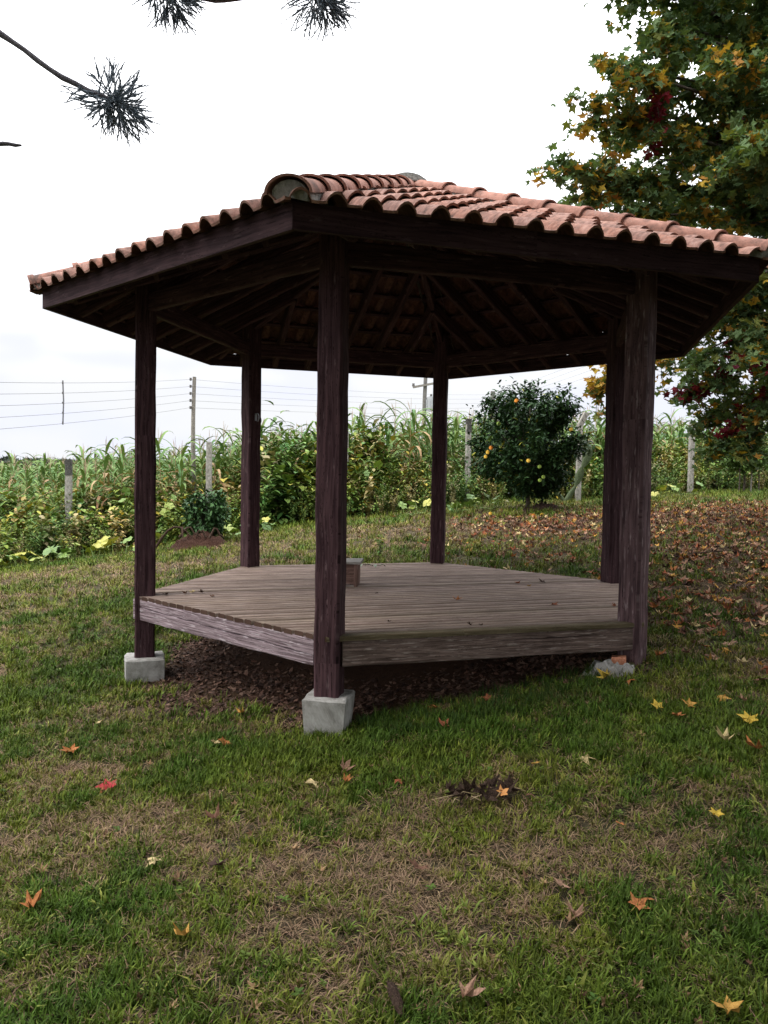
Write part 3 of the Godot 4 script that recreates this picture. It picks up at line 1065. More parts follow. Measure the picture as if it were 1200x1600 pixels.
# x, z, size, tint, label
const LEAVES := [
	[-1.94, -4.75, 0.12, "orange", "curled orange fallen leaf on the dry patch at far left"],
	[-1.50, -4.20, 0.13, "red", "bright red fallen leaf on the grass at left"],
	[-0.96, -5.31, 0.08, "amber", "amber fallen leaf left of the front footing"],
	[-1.94, -5.30, 0.08, "pale", "pale fallen leaf on grass below the left footing"],
	[-1.03, -4.75, 0.06, "pale", "small pale leaf beside an orange leaf left of front footing"],
	[-0.97, -4.75, 0.10, "orange", "crumpled orange leaf touching a small pale leaf"],
	[-0.98, -3.31, 0.07, "pale", "small cream fallen leaf on the lawn at lower left"],
	[-0.70, -3.23, 0.10, "dark", "dark brown curled leaf right of the small cream leaf"],
	[-1.36, -2.96, 0.09, "orange", "orange leaf near the lower left edge of the lawn"],
	[-0.70, -2.73, 0.08, "amber", "small amber leaf in the grass at bottom left"],
	[-0.80, -3.70, 0.10, "brown", "brown shrivelled leaf between lush grass and dry patch"],
	[-0.35, -4.08, 0.12, "pale", "pale yellow star leaf below the front footing"],
	[-0.20, -4.21, 0.09, "tan", "tan leaf right of the pale star leaf"],
	[-0.18, -4.05, 0.06, "orange", "tiny orange leaf just below the tan leaf"],
	[0.10, -4.01, 0.07, "rust", "rust red leaf standing in grass right of the front footing"],
	[0.36, -5.02, 0.09, "orange", "orange leaf on dark grass before the front joist"],
	[0.39, -4.70, 0.10, "rust", "rust brown leaf just below an orange leaf before the deck"],
	[0.72, -5.10, 0.08, "rust", "rust leaf close under the middle of the front joist"],
	[1.09, -4.08, 0.10, "pale", "pale peach leaf on the grass right of centre"],
	[0.84, -4.07, 0.06, "amber", "small amber leaf left of the pale peach leaf"],
	[0.74, -3.74, 0.06, "brown", "small brown leaf right of the bark piece"],
	[1.70, -4.68, 0.09, "yellow", "yellow leaf below the right post, leftmost of a loose trio"],
	[1.88, -4.68, 0.10, "amber", "amber leaf at the right of a loose trio below right post"],
	[1.75, -4.53, 0.10, "orange", "orange leaf nearest the viewer in a loose trio below right post"],
	[2.42, -5.77, 0.10, "orange", "orange leaf on the grass right of the right post"],
	[2.62, -5.77, 0.11, "tan", "broad tan leaf on the grass at the right, by an orange one"],
	[2.12, -4.38, 0.12, "yellow", "large yellow leaf near the right edge of the lawn"],
	[1.87, -4.13, 0.12, "pale", "pale yellow star leaf near the right edge"],
	[1.98, -3.99, 0.11, "orange", "orange leaf at the right edge, beside a pale star leaf"],
	[1.51, -3.40, 0.07, "yellow", "small yellow leaf half hidden in grass at right"],
	[0.96, -2.79, 0.09, "orange", "left one of two orange leaves together at lower right"],
	[1.00, -2.83, 0.09, "orange", "right one of two orange leaves together at lower right"],
	[0.72, -2.75, 0.08, "tan", "pinkish tan leaf left of the two orange leaves"],
	[0.72, -2.95, 0.08, "tan", "greyish tan leaf above the pinkish tan one"],
	[0.28, -2.37, 0.09, "tan", "tan leaf standing upright at the bottom edge"],
	[1.05, -2.25, 0.10, "amber", "amber leaf at the bottom right corner"],
	[1.56, -5.28, 0.12, "yellow", "bright yellow leaf below the right end of the front joist"],
	[1.68, -5.17, 0.10, "orange", "orange leaf just right of the bright yellow leaf"],
	[0.17, -3.14, 0.11, "brown", "dark brown crumpled leaf in the middle of the dry patch"],
	[1.08, -3.37, 0.05, "orange", "tiny orange leaf in the grass at right of the dry patch"]]
const DECK_LEAVES := [
	[0.62, -6.43, 0.10, "orange", "orange leaf with raised stalk on the middle of deck"],
	[1.39, -6.25, 0.10, "rust", "rust leaf on the right part of the deck"],
	[1.32, -7.56, 0.09, "rust", "rust leaf far back on the right part of deck"],
	[1.39, -7.34, 0.07, "amber", "small amber leaf on deck before the rust one"],
	[1.60, -7.64, 0.12, "dark", "dark flat leaf on deck near the rear right post"],
	[0.61, -5.30, 0.05, "dark", "left one of two dark leaf curls near deck front"],
	[0.68, -5.30, 0.05, "dark", "right one of two dark leaf curls near deck front"],
	[0.05, -5.39, 0.05, "dark", "dark leaf curl on deck right of the front post"],
	[-0.06, -6.72, 0.05, "dark", "tiny dark leaf on deck before the stool"],
	[-1.83, -6.46, 0.08, "dark", "dark crumpled leaf beside the left post on deck"],
	[-1.68, -6.54, 0.06, "brown", "brown leaf in the small row right of the left post"],
	[-1.63, -6.62, 0.07, "pale", "pale leaf in the small row right of the left post"],
	[-1.55, -6.60, 0.07, "dark", "dark leaf ending the small row right of left post"],
	[-1.41, -6.39, 0.06, "brown", "small brown leaf on deck nearer the front post"],
	[1.89, -6.23, 0.06, "rust", "small rust leaf on deck beside the right post"]]

func make_fallen_leaves() -> void:
	var r := RandomNumberGenerator.new()
	r.seed = 5
	var shapes := []
	for k in 8:
		var mb := star_leaf(1.0, [0.45, 0.8, -0.6, 1.1, -0.9, 0.6, 1.4, 0.3][k], 700 + k)
		shapes.append(mb.mesh())
	var mats := {}
	for t in TINT:
		mats[t] = []
		var c := Color(TINT[t][0], TINT[t][1], TINT[t][2])
		var spotted := mottled(900 + hash(t) % 50, [c * 0.35, c * 0.8, c, c.lerp(Color(0.5, 0.4, 0.22), 0.25)], 9.0, 0.75, 0.05, 0.035)
		spotted.backlight_enabled = true
		spotted.backlight = Color(0.2, 0.17, 0.12)
		for k in 3:
			mats[t].append(spotted)
	for d in LEAVES:
		var o := obj("fallen_leaf", shapes[r.randi() % 8], mats[d[3]][r.randi() % 3])
		o.transform = turned(on_ground(d[0], d[1], 0.036), r.randf() * TAU, d[2] * 1.15, r.randf_range(0.1, 0.5), r.randf() * TAU)
		tag(o, d[4], "leaf", "fallen leaves")
	for d in DECK_LEAVES:
		var o := obj("fallen_leaf", shapes[[1, 3, 6, 5][r.randi() % 4]], mats[d[3]][r.randi() % 3])
		o.transform = turned(Vector3(d[0], DECK_Y + 0.006, d[1]), r.randf() * TAU, d[2], r.randf_range(0.0, 0.2), r.randf() * TAU)
		tag(o, d[4], "leaf", "fallen leaves")
	# the leaves shed under the tree at right: the nearest ones singly, the rest as one carpet
	var kinds := ["rust", "brown", "brown", "brown", "tan", "tan", "tan", "rust", "dark", "dark", "orange", "amber", "pale"]
	var placed := 0
	while placed < 240:
		var x := r.randf_range(1.4, 5.2)
		var z := r.randf_range(-9.6, -4.6)
		if x > -z * 0.5 + 0.2 or hex_share(x, z) < 1.08:
			continue
		if r.randf() > 0.06 + 0.9 * smoothstep(0.0, 0.6, litter(x, z) + 0.25 * nz2.get_noise_2d(x * 120.0, z * 120.0)) + 0.3 * smoothstep(1.8, 3.0, x):
			continue
		var t: String = kinds[r.randi() % kinds.size()]
		var o := obj("fallen_leaf", shapes[r.randi() % 8], mats[t][r.randi() % 3])
		o.transform = turned(on_ground(x, z, 0.04), r.randf() * TAU, r.randf_range(0.075, 0.135), r.randf_range(0.0, 0.7), r.randf() * TAU)
		var where := "beside the right post" if x < 2.5 and z > -6.5 else ("near the right edge of the lawn" if x > -z * 0.42 else ("behind the rear right post" if z < -8.3 else "on the slope right of the right post"))
		tag(o, "%s %s fallen leaf %s" % ["large" if o.scale.x > 0.105 else "small", {"rust": "rust red", "brown": "brown", "tan": "tan", "orange": "orange", "amber": "amber", "pale": "pale", "dark": "dark brown"}[t], where], "leaf", "leaves scattered right of the gazebo")
		placed += 1
	var sh := [[], [], []]
	var sc := [[], [], []]
	for i in 30000:
		var x := r.randf_range(-0.5, 12.0)
		var z := r.randf_range(-17.5, -5.0)
		if z > -9.0 and x < 5.0 and r.randf() < 0.5:
			continue
		if hex_share(x, z) < 1.05 or r.randf() > litter(x, z) * 0.8 + 0.02:
			continue
		var k := r.randi() % 3
		var t: Array = TINT[kinds[r.randi() % kinds.size()]]
		sh[k].append(turned(on_ground(x, z, 0.03), r.randf() * TAU, r.randf_range(0.06, 0.115), r.randf_range(0.0, 0.8), r.randf() * TAU))
		sc[k].append(Color(t[0], t[1], t[2]) * r.randf_range(0.5, 1.15))
	for k in 3:
		tag(scatter("leaf_carpet", shapes[k * 2 + 1], leaf_mat(0.15, 0.8), sh[k], sc[k]), "carpet of brown leaves shed under the tree", "leaf litter")

func mottled_leaf(seed: int, c: Color) -> StandardMaterial3D:
	var r := RandomNumberGenerator.new()
	r.seed = seed
	var m := mat((c * r.randf_range(0.8, 1.1)).linear_to_srgb(), 0.7, true)
	m.backlight_enabled = true
	m.backlight = Color(0.2, 0.17, 0.12)
	return m

# ------------------------------------------------------------------ corn, weeds, vines
func make_corn_proto(k: int, dry: float) -> Dictionary:
	# the pieces of one corn plant: [name, shape, colour, transform]
	var r := RandomNumberGenerator.new()
	r.seed = 1200 + k
	var tall := r.randf_range(1.75, 2.1)
	var list := []
	var st := MB.new()
	var lean := Vector3(r.randf_range(-0.08, 0.08), 0, r.randf_range(-0.08, 0.08))
	var pts := []
	var rad := []
	for i in 6:
		var t := i / 5.0
		pts.append(Vector3.UP * tall * t + lean * t * t * tall)
		rad.append(lerpf(0.015, 0.006, t))
	st.tube(pts, rad, 5, false)
	var sc := Color(0.14, 0.16, 0.06).lerp(Color(0.3, 0.22, 0.12), dry)
	list.append(["stalk", st, sc, Transform3D()])
	var n := 11
	var az := r.randf() * TAU
	for i in n:
		var t := 0.2 + 0.78 * i / (n - 1.0)
		var dead: bool = t < 0.32 + dry * 0.6 and r.randf() < 0.5 + dry * 0.7
		az += PI + r.randf_range(-0.5, 0.5)
		var long := r.randf_range(0.7, 1.0) * (1.0 - 0.35 * absf(t - 0.55))
		var sp := strap(long, r.randf_range(0.085, 0.12), 1.05 if not dead else 0.5, r.randf_range(2.0, 2.9) if not dead else 3.0, r.randf_range(-1.2, 1.2), 6)
		var c: Color
		if dead:
			c = Color(0.4, 0.29, 0.16).lerp(Color(0.22, 0.12, 0.065), r.randf())
		else:
			c = Color(0.075, 0.155, 0.055).lerp(Color(0.2, 0.27, 0.085), r.randf() * 0.7 + dry * 0.25)
		var at := Vector3.UP * tall * t + lean * t * t * tall
		list.append(["leaf", sp, c, Transform3D(Basis(Vector3.UP, az), at)])
	var ts := MB.new()
	for i in 4:
		var a := r.randf() * TAU
		var tip := Vector3(cos(a) * 0.09, r.randf_range(0.16, 0.3), sin(a) * 0.09)
		if i == 0:
			tip = Vector3(0.01, 0.34, 0)
		ts.tube([Vector3(0, -0.02, 0), tip * Vector3(0.5, 0.6, 0.5), tip], [0.004, 0.005, 0.003], 3, false)
	list.append(["tassel", ts, Color(0.4, 0.3, 0.2), Transform3D(Basis(), Vector3.UP * tall + lean * tall)])
	return {"list": list, "tall": tall}

const ZONES := [[-7.0, "at the far left, beyond the left fence post"], [-5.4, "close behind the left fence post"], [-3.4, "behind the thin wooden pole"], [-1.4, "right of the rear left gazebo post"], [0.6, "behind the front gazebo post"], [1.9, "around the rear middle gazebo post"], [3.8, "behind the orange tree"], [5.6, "behind the bent fence post"], [8.0, "around the fence post under the hanging branches"], [99.0, "behind the staked sapling at far right"]]
func zone(x: float) -> String:
	for q in ZONES:
		if x < q[0]:
			return q[1]
	return ""

func make_corn() -> void:
	var r := RandomNumberGenerator.new()
	r.seed = 31
	var cm := leaf_mat(0.5, 0.55)
	var singles := []
	var merged := []
	var words := ["green corn plant with dry lower leaves at the field's near edge", "half withered corn plant with tan leaves at the field's near edge", "fully dried tan corn plant at the field's near edge"]
	for k in 6:
		var dry: float = [0.0, 0.0, 0.3, 0.4, 0.8, 0.1][k]
		var p := make_corn_proto(k, dry)
		var whole := MB.new()
		for q in p.list:
			for i in (q[1] as MB).c.size():
				(q[1] as MB).c[i] = q[2]
			whole.join(q[1], q[3])
		merged.append(whole.mesh())
		var meshes := []
		for q in p.list:
			meshes.append([q[0], (q[1] as MB).mesh(), q[3]])
		singles.append(meshes)
	var protos := [null, null, null, null, null, null]
	var n := 0
	for row in 3:
		var x := -10.5
		while x < 13.0:
			x += r.randf_range(0.22, 0.42)
			var z := corn_front(x) - row * 0.55 - r.randf_range(0.0, 0.35)
			if row == 2 and n > 190:
				continue
			var k := r.randi() % 6
			if nz2.get_noise_1d(x * 60.0) > 0.2:
				k = [2, 3, 4, 4][r.randi() % 4]
			elif r.randf() < 0.4:
				k = [0, 1, 5][r.randi() % 3]
			var w := 0 if k in [0, 1, 5] else (2 if k == 4 else 1)
			var o: Node3D
			if protos[k] == null:
				o = thing("corn_plant", words[w], "corn", Vector3.ZERO, 0.0, "corn plants along the field's near edge")
				for q in singles[k]:
					var m := obj(q[0], q[1], cm, o)
					m.transform = q[2]
				protos[k] = o
			else:
				o = protos[k].duplicate()
				o.name = numbered("corn_plant")
				add_child(o)
			var sz := r.randf_range(0.88, 1.1)
			o.transform = turned(on_ground(x, z), r.randf() * TAU, corn_size(x) * sz)
			o.set_meta("label", "%s %s %s corn plant %s" % ["tall" if sz > 0.99 else "shorter", ["green", "half withered", "dried tan"][w], ["front row", "second row", "third row"][row], zone(x)])
			n += 1
	var fx := [[], [], [], [], [], []]
	var fc := [[], [], [], [], [], []]
	for i in 9000:
		var z := -16.0 - pow(r.randf(), 1.7) * 120.0
		var x := r.randf_range(-1.0, 1.0) * (14.0 + -z * 0.55)
		if z > corn_front(clampf(x, -12, 14)) - 1.5:
			continue
		var k := r.randi() % 6
		fx[k].append(turned(on_ground(x, z), r.randf() * TAU, corn_size(x) * r.randf_range(0.85, 1.12)))
		var t := r.randf_range(0.75, 1.1)
		fc[k].append(Color(t, t, t))
	for k in 6:
		tag(scatter("corn_field", merged[k], cm, fx[k], fc[k]), "tall corn of the field behind the fence", "corn field")

func corn_front(x: float) -> float:
	return lawn_edge(x) - 2.6 - 5.5 * smoothstep(-5.8, -8.0, x) - 1.0 * smoothstep(6.0, 9.0, x)

func corn_size(x: float) -> float:
	return lerpf(0.9, 1.0, smoothstep(-5.5, -2.5, x)) * lerpf(1.0, 0.9, smoothstep(5.0, 9.0, x))

func weed_shape(k: int) -> Array:
	# [stems, foliage] of one leafy weed about one metre high
	var r := RandomNumberGenerator.new()
	r.seed = 1500 + k
	var stems := MB.new()
	var fol := MB.new()
	stems.col = Color(0.1, 0.09, 0.04)
	var broad: bool = k % 3 == 1
	var ns := r.randi_range(4, 7)
	for s in ns:
		var a := r.randf() * TAU
		var out := r.randf_range(0.1, 0.42)
		var tall := r.randf_range(0.6, 1.05)
		var pts := []
		var rad := []
		for i in 5:
			var t := i / 4.0
			pts.append(Vector3(cos(a) * out * t * t, tall * t, sin(a) * out * t * t) + Vector3(r.randf_range(-0.02, 0.02), 0, r.randf_range(-0.02, 0.02)) * t)
			rad.append(lerpf(0.007, 0.002, t))
		stems.tube(pts, rad, 4, false)
		var leaves := 26 if not broad else 15
		for i in leaves:
			var t := r.randf_range(0.12, 1.0)
			var f := t * 4.0
			var j := mini(int(f), 3)
			var p: Vector3 = pts[j].lerp(pts[j + 1], f - j)
			var l := r.randf_range(0.06, 0.12) if not broad else r.randf_range(0.1, 0.18)
			var lf := oval_leaf(l, l * (0.36 if not broad else 0.62), 0.3, r.randf_range(0.1, 0.7))
			var c := Color(0.07, 0.145, 0.035).lerp(Color(0.2, 0.27, 0.06), pow(r.randf(), 1.3))
			if k % 4 == 3:
				c = Color(0.19, 0.19, 0.075).lerp(Color(0.32, 0.25, 0.12), r.randf())
			if r.randf() < 0.035:
				c = Color(0.36, 0.32, 0.06)
			var bs := Basis(Vector3.UP, r.randf() * TAU) * Basis(Vector3.BACK, r.randf_range(-0.3, 0.9))
			fol.join(lf, Transform3D(bs, p), c)
	return [stems.mesh(), fol.mesh()]

func make_weeds() -> void:
	var r := RandomNumberGenerator.new()
	r.seed = 47
	var wm := leaf_mat(0.5, 0.55)
	var sm := mat(Color(1, 1, 1), 0.8, true)
	var shapes := []
	for k in 8:
		shapes.append(weed_shape(k))
	var words := ["leafy green weed in the rough strip before the corn", "broad leaved weed in the rough strip before the corn", "fine leaved weed in the rough strip before the corn"]
	var fx := [[], [], [], [], [], [], [], []]
	var fc := [[], [], [], [], [], [], [], []]
	var n := 0
	# the nearest weeds singly
	for i in 170:
		var x := -10.0 + 22.0 * i / 170.0 + r.randf_range(-0.1, 0.1)
		if x > 1.6 and x < 3.2 and r.randf() < 0.7:
			continue
		var back := r.randf_range(0.1, 1.3)
		var z := lawn_edge(x) - back
		var k := r.randi() % 8
		var tall := clampf(0.34 + back * 0.34, 0.3, 0.8) * r.randf_range(0.7, 1.2)
		var o := thing("weed_plant", words[k % 3], "weed", Vector3.ZERO, 0.0, "weeds in the rough strip")
		obj("stem", shapes[k][0], sm, o)
		obj("foliage", shapes[k][1], wm, o)
		o.transform = turned(on_ground(x, z), r.randf() * TAU, tall)
		o.set_meta("label", "%s %s weed %s" % ["low" if tall < 0.5 else "tall", ["leafy green", "broad leaved", "fine leaved"][k % 3], zone(x)])
		n += 1
	# the tangle behind them
	for i in 2300:
		var x := r.randf_range(-13.0, 15.0)
		var back := r.randf_range(0.6, 5.0)
		var z := lawn_edge(x) - back
		if z < corn_front(x) - 1.6:
			continue
		var k := r.randi() % 8
		var tall := clampf(0.4 + back * 0.3, 0.4, 1.25) * r.randf_range(0.55, 1.25) * (1.0 + 0.6 * maxf(0.0, nz.get_noise_1d(x * 90.0 + 400))) * (1.0 + 0.45 * smoothstep(-3.4, -2.4, x) * smoothstep(0.6, -0.4, x))
		fx[k].append(turned(on_ground(x, z), r.randf() * TAU, tall))
		var t := r.randf_range(0.55, 1.15)
		var warm := clampf(0.5 + nz2.get_noise_1d(x * 45.0 + 77) * 1.4, 0.0, 1.0)
		fc[k].append(Color(lerpf(0.85, 1.35, warm), lerpf(0.95, 1.08, warm), lerpf(1.1, 0.8, warm)) * t)
	for k in 8:
		tag(scatter("weed_tangle", shapes[k][1], wm, fx[k], fc[k]), "tangle of mixed weeds between lawn and corn", "weeds")

func squash(at: Vector3, leaves: int, spread: Vector2, yaw: float, label: String, big := 1.0) -> void:
	var r := RandomNumberGenerator.new()
	r.seed = int(absf(at.x) * 1000.0) + leaves
	var t := thing("squash_plant", label, "vine", at, yaw, "squash vines at the lawn's edge")
	var stems := MB.new()
	stems.col = Color(0.13, 0.19, 0.05)
	var sheets := []
	for k in 4:
		sheets.append(round_leaf(1.0, 1700 + k).mesh())
	var prev := Vector3(0, 0.03, 0)
	for i in leaves:
		var p := Vector3(spread.x * (float(i) / leaves - 0.5) + r.randf_range(-0.15, 0.15), 0, r.randf_range(-0.5, 0.5) * spread.y)
		p.y = height(t.to_global(p).x, t.to_global(p).z) - at.y + 0.03
		stems.tube([prev, (prev + p) * 0.5 + Vector3(0, 0.02, 0), p], [0.009, 0.009, 0.008], 5, false)
		prev = p
		var top := p + Vector3(r.randf_range(-0.08, 0.08), r.randf_range(0.08, 0.26), r.randf_range(-0.08, 0.08))
		stems.tube([p, p.lerp(top, 0.6) + Vector3(0.01, 0, 0.01), top], [0.008, 0.007, 0.006], 5, false)
		var o := obj("leaf", sheets[r.randi() % 4], M.squash[r.randi() % M.squash.size()], t)
		o.transform = turned(top, r.randf() * TAU, r.randf_range(0.2, 0.34) * big, r.randf_range(0.2, 0.8), r.randf() * TAU)
	obj("stem", stems.mesh(), mat(Color(1, 1, 1), 0.7, true), t)

func make_vines() -> void:
	M["squash"] = []
	for c in [[0.09, 0.17, 0.035], [0.14, 0.22, 0.04], [0.22, 0.27, 0.045], [0.11, 0.19, 0.045], [0.34, 0.33, 0.06]]:
		var m := mat(lin(c[0], c[1], c[2]), 0.55, true)
		m.backlight_enabled = true
		m.backlight = Color(0.5, 0.5, 0.3)
		M.squash.append(m)
	squash(on_ground(-5.7, -12.75), 16, Vector2(1.5, 0.5), 0.25, "low yellow green squash vine sprawling at the foot of left fence post")
	squash(on_ground(-5.9, -14.3), 14, Vector2(1.4, 1.0), 0.1, "yellowing squash vine around the base of left fence post")
	squash(on_ground(-4.5, -13.5), 14, Vector2(1.2, 0.7), 0.3, "bright green squash vine left of the red soil mound")
	squash(on_ground(-2.6, -14.3), 14, Vector2(1.6, 0.7), 0.4, "bright green squash vine right of the red soil mound")
	squash(on_ground(1.0, -14.9), 15, Vector2(1.4, 0.7), 0.0, "green squash vine seen beside the rear middle post", 0.8)
	squash(on_ground(1.9, -15.1), 12, Vector2(1.0, 0.6), 0.0, "low green squash vine left of the orange tree", 0.8)
	squash(on_ground(6.4, -17.6), 12, Vector2(2.0, 0.5), 0.2, "low green vine at the foot of the far right fence post", 0.8)
	# climbing broad leaves in the weeds
	for d in [[-5.0, -14.9, 1.1, "tall squash shoot with yellow leaves by left gazebo post"], [-4.2, -14.9, 1.0, "climbing squash shoot behind the small sapling"], [-0.35, -16.2, 1.0, "climbing vine with one bright yellow leaf left of rear middle post"]]:
		var r := RandomNumberGenerator.new()
		r.seed = int(absf(d[0]) * 77)
		var at := on_ground(d[0], d[1])
		var t := thing("climbing_vine", d[3], "vine", at, 0.0, "climbing vines in the weeds")
		var st := MB.new()
		st.col = Color(0.13, 0.19, 0.05)
		var pts := []
		var rad := []
		for i in 8:
			pts.append(Vector3(sin(i * 1.1) * 0.12, d[2] * i / 7.0, cos(i * 0.9) * 0.1))
			rad.append(0.008)
		st.tube(pts, rad, 5, false)
		obj("stem", st.mesh(), mat(Color(1, 1, 1), 0.7, true), t)
		for i in 12:
			var p: Vector3 = pts[1 + i % 7]
			var o := obj("leaf", round_leaf(1.0, 1800 + i % 3).mesh(), M.squash[1 + r.randi() % 4], t)
			o.transform = turned(p + Vector3(r.randf_range(-0.2, 0.2), 0.05, r.randf_range(0.0, 0.3)), r.randf() * TAU, r.randf_range(0.16, 0.26), r.randf_range(0.5, 1.2), r.randf() * TAU)

# ------------------------------------------------------------------ trees
# the big star-leaved tree at right: trunk, limbs, twigs, leaves
func make_big_tree() -> void:
	var r := RandomNumberGenerator.new()
	r.seed = 88
	var foot := on_ground(6.6, -11.2, -0.05)
	var t := thing("sweetgum_tree", "large star leaved tree turning yellow and red right of gazebo", "tree", foot)
	var trunk := MB.new()
	var tp := []
	var tr := []
	for i in 13:
		var k := i / 12.0
		tp.append(Vector3(sin(k * 3.0) * 0.15, 11.0 * k, cos(k * 2.0) * 0.1 - 0.1))
		tr.append(lerpf(0.24, 0.02, pow(k, 0.85)) + (0.08 if i == 0 else 0.0))
	trunk.tube(tp, tr, 12)
	obj("trunk", trunk.mesh(), M.bark, t)
	var lx := []
	var lc := []
	# limbs: start height on the trunk, tip (world), share of red, share of yellow
	var limbs := []
	for i in 40:
		var k := i / 39.0
		var y := 2.3 + 7.6 * k
		var az := i * 2.39996 + 0.5
		var reach := lerpf(4.3, 1.2, pow(k, 1.4)) * r.randf_range(0.8, 1.05)
		limbs.append([y, foot + Vector3(cos(az) * reach, y + reach * 0.28 - 0.5 * (1.0 - k), sin(az) * reach), 0.0, 0.08])
	for d in [[3.6, Vector3(1.75, 5.3, -9.2), 0.0, 0.16], [3.7, Vector3(2.5, 5.25, -9.4), 0.0, 0.2], [3.4, Vector3(2.9, 4.9, -9.6), 0.0, 0.2], [4.3, Vector3(2.5, 5.9, -9.3), 0.04, 0.34], [4.8, Vector3(2.75, 6.3, -9.0), 0.05, 0.3], [5.4, Vector3(3.0, 6.9, -9.2), 0.0, 0.12], [6.0, Vector3(2.7, 7.6, -9.4), 0.0, 0.06], [6.6, Vector3(2.8, 8.15, -9.6), 0.0, 0.05], [6.4, Vector3(3.1, 8.0, -9.0), 0.0, 0.05], [5.8, Vector3(3.2, 7.3, -9.8), 0.0, 0.08], [5.0, Vector3(3.6, 6.2, -8.6), 0.0, 0.2], [4.2, Vector3(3.8, 5.3, -8.8), 0.0, 0.25], [3.4, Vector3(4.2, 4.3, -9.2), 0.0, 0.2], [6.2, Vector3(3.4, 7.4, -8.5), 0.0, 0.1],
		[2.8, Vector3(4.0, 3.3, -10.2), 0.12, 0.1], [2.5, Vector3(4.15, 2.9, -10.3), 0.35, 0.08], [2.3, Vector3(4.4, 2.15, -10.3), 0.04, 0.2], [2.4, Vector3(4.8, 2.2, -10.2), 0.03, 0.14], [2.6, Vector3(5.0, 2.75, -9.7), 0.2, 0.1], [2.8, Vector3(5.3, 3.1, -9.2), 0.08, 0.12], [3.0, Vector3(4.6, 3.6, -9.6), 0.05, 0.2], [3.2, Vector3(4.6, 3.9, -10.2), 0.02, 0.2], [3.0, Vector3(3.05, 3.05, -11.4), 0.02, 0.85],
		[4.6, Vector3(2.45, 6.05, -9.2), 0.02, 0.3], [5.0, Vector3(2.6, 6.5, -9.3), 0.02, 0.3], [6.9, Vector3(2.5, 8.3, -9.4), 0.0, 0.1], [2.6, Vector3(4.3, 3.3, -9.3), 0.1, 0.2], [2.5, Vector3(4.7, 2.9, -9.0), 0.1, 0.15], [2.4, Vector3(5.1, 2.3, -9.2), 0.05, 0.15], [3.1, Vector3(4.1, 4.0, -9.6), 0.02, 0.15], [3.3, Vector3(5.2, 4.2, -8.7), 0.02, 0.15], [2.6, Vector3(4.5, 2.5, -10.9), 0.05, 0.25], [3.9, Vector3(4.6, 5.2, -8.4), 0.0, 0.2], [4.6, Vector3(4.3, 6.0, -8.6), 0.0, 0.2], [5.4, Vector3(4.5, 6.8, -8.6), 0.0, 0.12], [6.0, Vector3(4.0, 7.6, -9.0), 0.0, 0.1], [4.2, Vector3(3.3, 5.6, -9.6), 0.0, 0.22]]:
		limbs.append(d)
	for q in limbs:
		var a := Vector3(0, q[0], -0.05)
		var e: Vector3 = q[1] - foot
		var long := a.distance_to(e)
		var pts := []
		var rad := []
		var bow := Vector3(r.randf_range(-0.2, 0.2), long * 0.09, r.randf_range(-0.2, 0.2))
		for i in 7:
			var k := i / 6.0
			pts.append(a.lerp(e, k) + bow * sin(k * PI))
			rad.append(lerpf(0.018 + long * 0.009, 0.006, k))
		var limb := MB.new()
		limb.tube(pts, rad, 6, false)
		# twigs along the outer two thirds
		var nt := int(9 + long * 5.0)
		for j in nt:
			var k := r.randf_range(0.22, 1.0)
			var f := k * 6.0
			var i0 := mini(int(f), 5)
			var p: Vector3 = pts[i0].lerp(pts[i0 + 1], f - i0)
			var dir := (e - a).normalized() * 0.6 + Vector3(r.randf_range(-1, 1), r.randf_range(-0.75, 0.55), r.randf_range(-1, 1))
			var tl := r.randf_range(0.35, 0.8) * (1.15 - 0.4 * k)
			if j < 4:
				p = pts[5].lerp(pts[6], 0.25 * j); dir = (e - pts[5]).normalized() + Vector3(r.randf_range(-0.6, 0.6), r.randf_range(-0.5, 0.4), r.randf_range(-0.6, 0.6)) * (1.0 if j > 0 else 0.0); tl = 0.35
			dir = dir.normalized()
			var tip := p + dir * tl + Vector3(0, -0.12 * tl, 0)
			limb.tube([p, p.lerp(tip, 0.5) + Vector3(0, 0.03, 0), tip], [0.007, 0.005, 0.003], 4, false)
			var red: bool = r.randf() < q[2]
			# colour turns spray by spray
			var turning: float = q[3] * (1.7 if r.randf() < 0.25 else 0.4)
			var nl := int(18 + tl * 24.0)
			for l in nl:
				var s := r.randf_range(0.15, 1.08)
				var pos := p.lerp(tip, s) + Vector3(r.randf_range(-1, 1), r.randf_range(-1.1, 0.6), r.randf_range(-1, 1)) * 0.11
				var size := r.randf_range(0.11, 0.175)
				var yaw := r.randf() * TAU
				# leaves hang: tip outward and down
				var bs := Basis(Vector3.UP, yaw) * Basis(Vector3.BACK, r.randf_range(-1.35, -0.1)) * Basis(Vector3.RIGHT, r.randf_range(-0.6, 0.6))
				lx.append(Transform3D(bs.scaled(Vector3.ONE * size), pos))
				var c := Color(0.07, 0.125, 0.055).lerp(Color(0.125, 0.185, 0.075), r.randf())
				var u := r.randf()
				if red:
					c = Color(0.09, 0.012, 0.025).lerp(Color(0.2, 0.022, 0.03), r.randf())
				elif u < turning:
					c = Color(0.42, 0.29, 0.04).lerp(Color(0.36, 0.17, 0.045), pow(r.randf(), 1.5))
				elif u < turning + 0.16:
					c = Color(0.14, 0.16, 0.04)
				lc.append(c)
		obj("limb", limb.mesh(), M.bark, t)
	# the leaves nearest the viewer singly, the rest as one mass
	var order := []
	for i in lx.size():
		order.append([(foot + lx[i].origin).distance_to(Vector3(1.0, 3.0, -3.0)) + (50.0 if foot.x + lx[i].origin.x > 5.0 else 0.0), i])
	order.sort_custom(func(p, q): return p[0] < q[0])
	var single := {}
	var shapes := []
	for k in 4:
		shapes.append(star_leaf(1.0, [0.3, 0.6, -0.25, 0.45][k], 720 + k).mesh())
